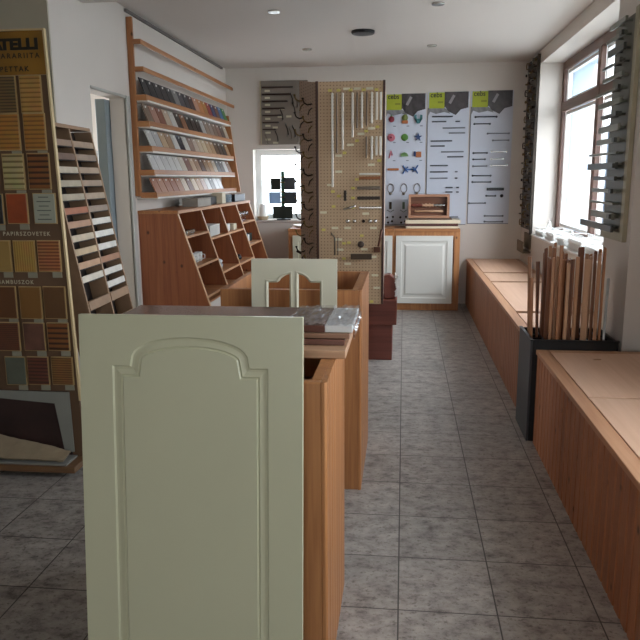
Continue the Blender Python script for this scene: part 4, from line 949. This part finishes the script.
for i in range(12):
    for j, (a, b2) in enumerate(((3.657, ym - .011), (ym + .011, 4.283))):
        z = 1.655 - i * .0735
        cc = (lipl if j == 0 else lipc)[i]
        if j == 0 and i == 11: continue
        plank(a, b2, z - .018, z + .016, plain('lip_' + cc[1:], cc, .6, var=.12, vscale=15), 'drawer_front', .002, .012)
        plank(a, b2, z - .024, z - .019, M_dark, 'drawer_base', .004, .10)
plank(3.657, 4.283, .752, .80, wood('rack_rail', '#b88f66', '#9c7450', 'y', knots=False), 'front_rail', -.006, .012) if False else None
for a, b2 in ((3.657, ym - .011), (ym + .011, 4.283)):
    plank(a, b2, .752, .80, M_ed, 'front_rail', -.004, .012); plank(a, b2, .62, .65, M_ed, 'front_rail', .0, .012)
B('foot', M_ed, lr, -1.90, -1.55, 3.62, 3.66, 0, .03); B('foot', M_ed, lr, -1.93, -1.60, 4.28, 4.32, 0, .03)

# ------------------------------------------------------------------ big flooring / wallpaper sample display, left foreground
dp = thing('sample_display', (-2.0, 3.33, 0), 'tall golden brown sample display stand at the left edge', 'display stand')
XR, XL = -1.635, -2.62
M_gold = plain('golden_header', '#87601f', .35, var=.35, vscale=3); M_brn = plain('brown_display_panel', '#5f4630', .55, var=.08)
M_ede = plain('pale_gold_edge', '#c9b184', .5)
def tx(z): return -1.602 - .052 * z / 2.12       # tapering right edge
MB().poly([(XL, .05), (tx(.05), .05), (tx(1.93), 1.93), (XL, 1.93)], 3.30, 3.312, 'xz').build('panel', M_brn, dp)
MB().poly([(XL, 1.932), (tx(1.932), 1.932), (tx(2.125), 2.125), (XL, 2.125)], 3.30, 3.312, 'xz').build('header', M_gold, dp)
MB().poly([(tx(.36), .36), (tx(.36) + .010, .36), (tx(2.125) + .008, 2.133), (XL, 2.133), (XL, 2.126), (tx(2.125), 2.126)], 3.294, 3.314, 'xz').build('edge_trim', M_ede, dp)
B('base_rail', wood('dull_brown_rail', '#7a5a3c', '#64472e', 'x', knots=False), dp, XL, tx(0) + .012, 3.15, 3.36, .03, .062)
for x in (-1.66, -2.05, -2.5):
    MB().lathe((x, 3.31, .0), [(.012, 0), (.016, .004), (.016, .022), (.008, .029)], 12).build('caster', M_dkmet, dp)
M_blk = plain('header_letters', '#16140c', .5); M_lt = plain('silver_letters', '#b5a878', .5)
RX = (math.pi / 2, 0, 0); yt = 3.2985
text('brand_lettering', 'TELLI', .066, (-1.680, yt, 2.045), RX, M_blk, dp, .001, 'RIGHT', .0035, 1.22, 1.0)
text('brand_lettering', 'A', .066, (-1.857, yt, 2.045), RX, M_blk, dp, .001, 'RIGHT', .0035, 1.02, 1.0)
text('header_line', 'PARARIITA', .032, (-1.678, yt, 2.006), RX, M_blk, dp, .0005, 'RIGHT', .0004, 1.0, 1.45)
text('header_line', 'TAPETTAK', .032, (-1.735, yt, 1.948), RX, M_blk, dp, .0005, 'RIGHT', .0006, 1.0, 1.35)
text('section_title', 'PAPIRSZOVETEK', .027, (-1.695, yt, 1.188), RX, plain('title_letters', '#b5ab90', .6), dp, .0005, 'RIGHT', .0004, .95, 1.35)
text('section_title', 'BAMBUSZOK', .027, (-1.80, yt, .951), RX, plain('title_letters', '#b5ab90', .6), dp, .0005, 'RIGHT', .0004, .95, 1.35)
bam = stripe_mat('bamboo_gold', '#7d5a24', '#ad8242', 'z', .021, .3); bam2 = stripe_mat('bamboo_dark', '#4c3a22', '#6d5632', 'z', .014, .4); bam3 = stripe_mat('bamboo_amber', '#7a4f1e', '#a3702c', 'z', .02, .35)
crm = stripe_mat('cream_slats', '#6b5c32', '#a99a6a', 'z', .026, .35); brs = stripe_mat('brown_slats', '#3a200c', '#7c4a1e', 'z', .026, .4)
sw = [(-1.906, -1.807, 1.764, 1.925, bam2), (-1.781, -1.683, 1.764, 1.925, bam), (-1.908, -1.807, 1.594, 1.755, bam3), (-1.778, -1.678, 1.594, 1.755, bam3),
      (-1.900, -1.800, 1.410, 1.572, crm), (-1.774, -1.672, 1.412, 1.574, brs), (-2.005, -1.923, 1.245, 1.385, plain('black_swatch', '#171310', .4)),
      (-1.898, -1.799, 1.249, 1.387, plain('rust_swatch', '#8a3c14', .5, var=.25, vscale=12)), (-1.761, -1.656, 1.249, 1.387, plain('printed_notice', '#9a9c8a', .6)),
      (-2.008, -1.905, 1.014, 1.161, plain('straw_swatch', '#93753c', .7)), (-1.884, -1.779, 1.014, 1.161, stripe_mat('straw_weave', '#8d6a2c', '#a5823f', 'x', .012, .5)),
      (-1.76, -1.652, 1.016, 1.162, stripe_mat('rust_weave', '#6d3a1c', '#a0683c', 'z', .016, .5)),
      (-2.0, -1.899, .781, .935, plain('brown_swatch', '#5c3614', .6)), (-1.874, -1.768, .781, .935, plain('tan_swatch', '#76501f', .6)), (-1.749, -1.643, .783, .937, plain('brown_swatch_b', '#5f3f1e', .6)),
      (-2.012, -1.899, .615, .754, stripe_mat('red_brown_weave', '#4e2a18', '#643820', 'z', .01, .5)), (-1.87, -1.766, .618, .754, plain('photo_swatch', '#5a3a2c', .5, var=.6, vscale=9)), (-1.744, -1.640, .621, .756, brs),
      (-1.982, -1.88, .438, .578, plain('grey_green_swatch', '#55584a', .5, var=.3)), (-1.865, -1.76, .442, .580, stripe_mat('mahogany_slats', '#3f1f12', '#5f3220', 'z', .018, .4)), (-1.737, -1.633, .445, .582, stripe_mat('tan_slats', '#5a3a1a', '#80592c', 'z', .012, .4)),
      (-2.03, -1.94, 1.412, 1.572, bam2), (-2.03, -1.935, 1.60, 1.755, bam), (-2.03, -1.935, 1.77, 1.93, bam3)]
sm = plain('swatch_rim', '#a98d5c', .5); tg1 = plain('swatch_tag_grey', '#8b8672', .6); tg2 = plain('swatch_tag_red', '#5a3426', .6)
for i, (a, b2, c, d_, mt_) in enumerate(sw):
    o = B('swatch', mt_, dp, a, b2, 3.288, 3.30, c, d_, .001)
    MB().poly([(a - .004, c - .004), (b2 + .004, c - .004), (b2 + .004, d_ + .004), (a - .004, d_ + .004)], 3.292, 3.30, 'xz', holes=[[(a, c), (b2, c), (b2, d_), (a, d_)]]).build('rim', sm, o)
    if c < 1.75 and i != 8: B('tag', tg1, o, b2 - .045, b2 + .002, 3.295, 3.2995, c - .032, c - .006, 0)
m = MB()
for i in range(6): m.box(-1.735 - .01 * (i % 2), -1.685 + .01 * (i % 2), 3.2872, 3.2882, 1.37 - i * .021, 1.374 - i * .021)
m.build('notice_print', plain('notice_ink', '#4c4c44', .7), dp)
# framed photo panel at the bottom (white band, dark interior) and folded beige sample
B('photo_panel', plain('dark_red_photo', '#33201c', .5, var=.35, vscale=6), dp, XL, -1.665, 3.288, 3.30, .066, .405, 0)
MB().poly([(XL, .405), (-1.655, .405), (-1.650, .09), (-1.70, .09), (-1.735, .345), (-2.10, .37), (XL, .37)], 3.283, 3.289, 'xz').build('photo_band', plain('grey_white_band', '#85857c', .5), dp)
B('photo_ledge', plain('grey_ledge', '#84847e', .5), dp, XL, -1.635, 3.16, 3.288, .063, .072, .001)
m = MB(); vs = []; fs = []; random.seed(8)
nx, ny = 22, 5
for i in range(nx + 1):
    u = i / nx
    for j in range(ny + 1):
        v_ = j / ny; top = .175 - .075 * u ** 1.5 if u > .1 else .14 + .35 * u; z = .085 + (.0 if u > .3 else (.3 - u) * .05) + v_ * max(.008, top - .085)
        vs.append((-2.10 + .44 * u, 3.175 + .085 * v_ + .004 * random.random(), z + .004 * random.random()))
for i in range(nx):
    for j in range(ny): a = i * (ny + 1) + j; fs.append((a, a + 1, a + ny + 2, a + ny + 1))
m.add(vs, fs); o = m.build('folded_sheet', plain('beige_leather', '#93836a', .6, var=.15, vscale=10)); s_ = o.modifiers.new('thick', 'SOLIDIFY'); s_.thickness = .01
tag(o, 'folded beige sheet lying on the bottom ledge of the sample display', 'sheet')
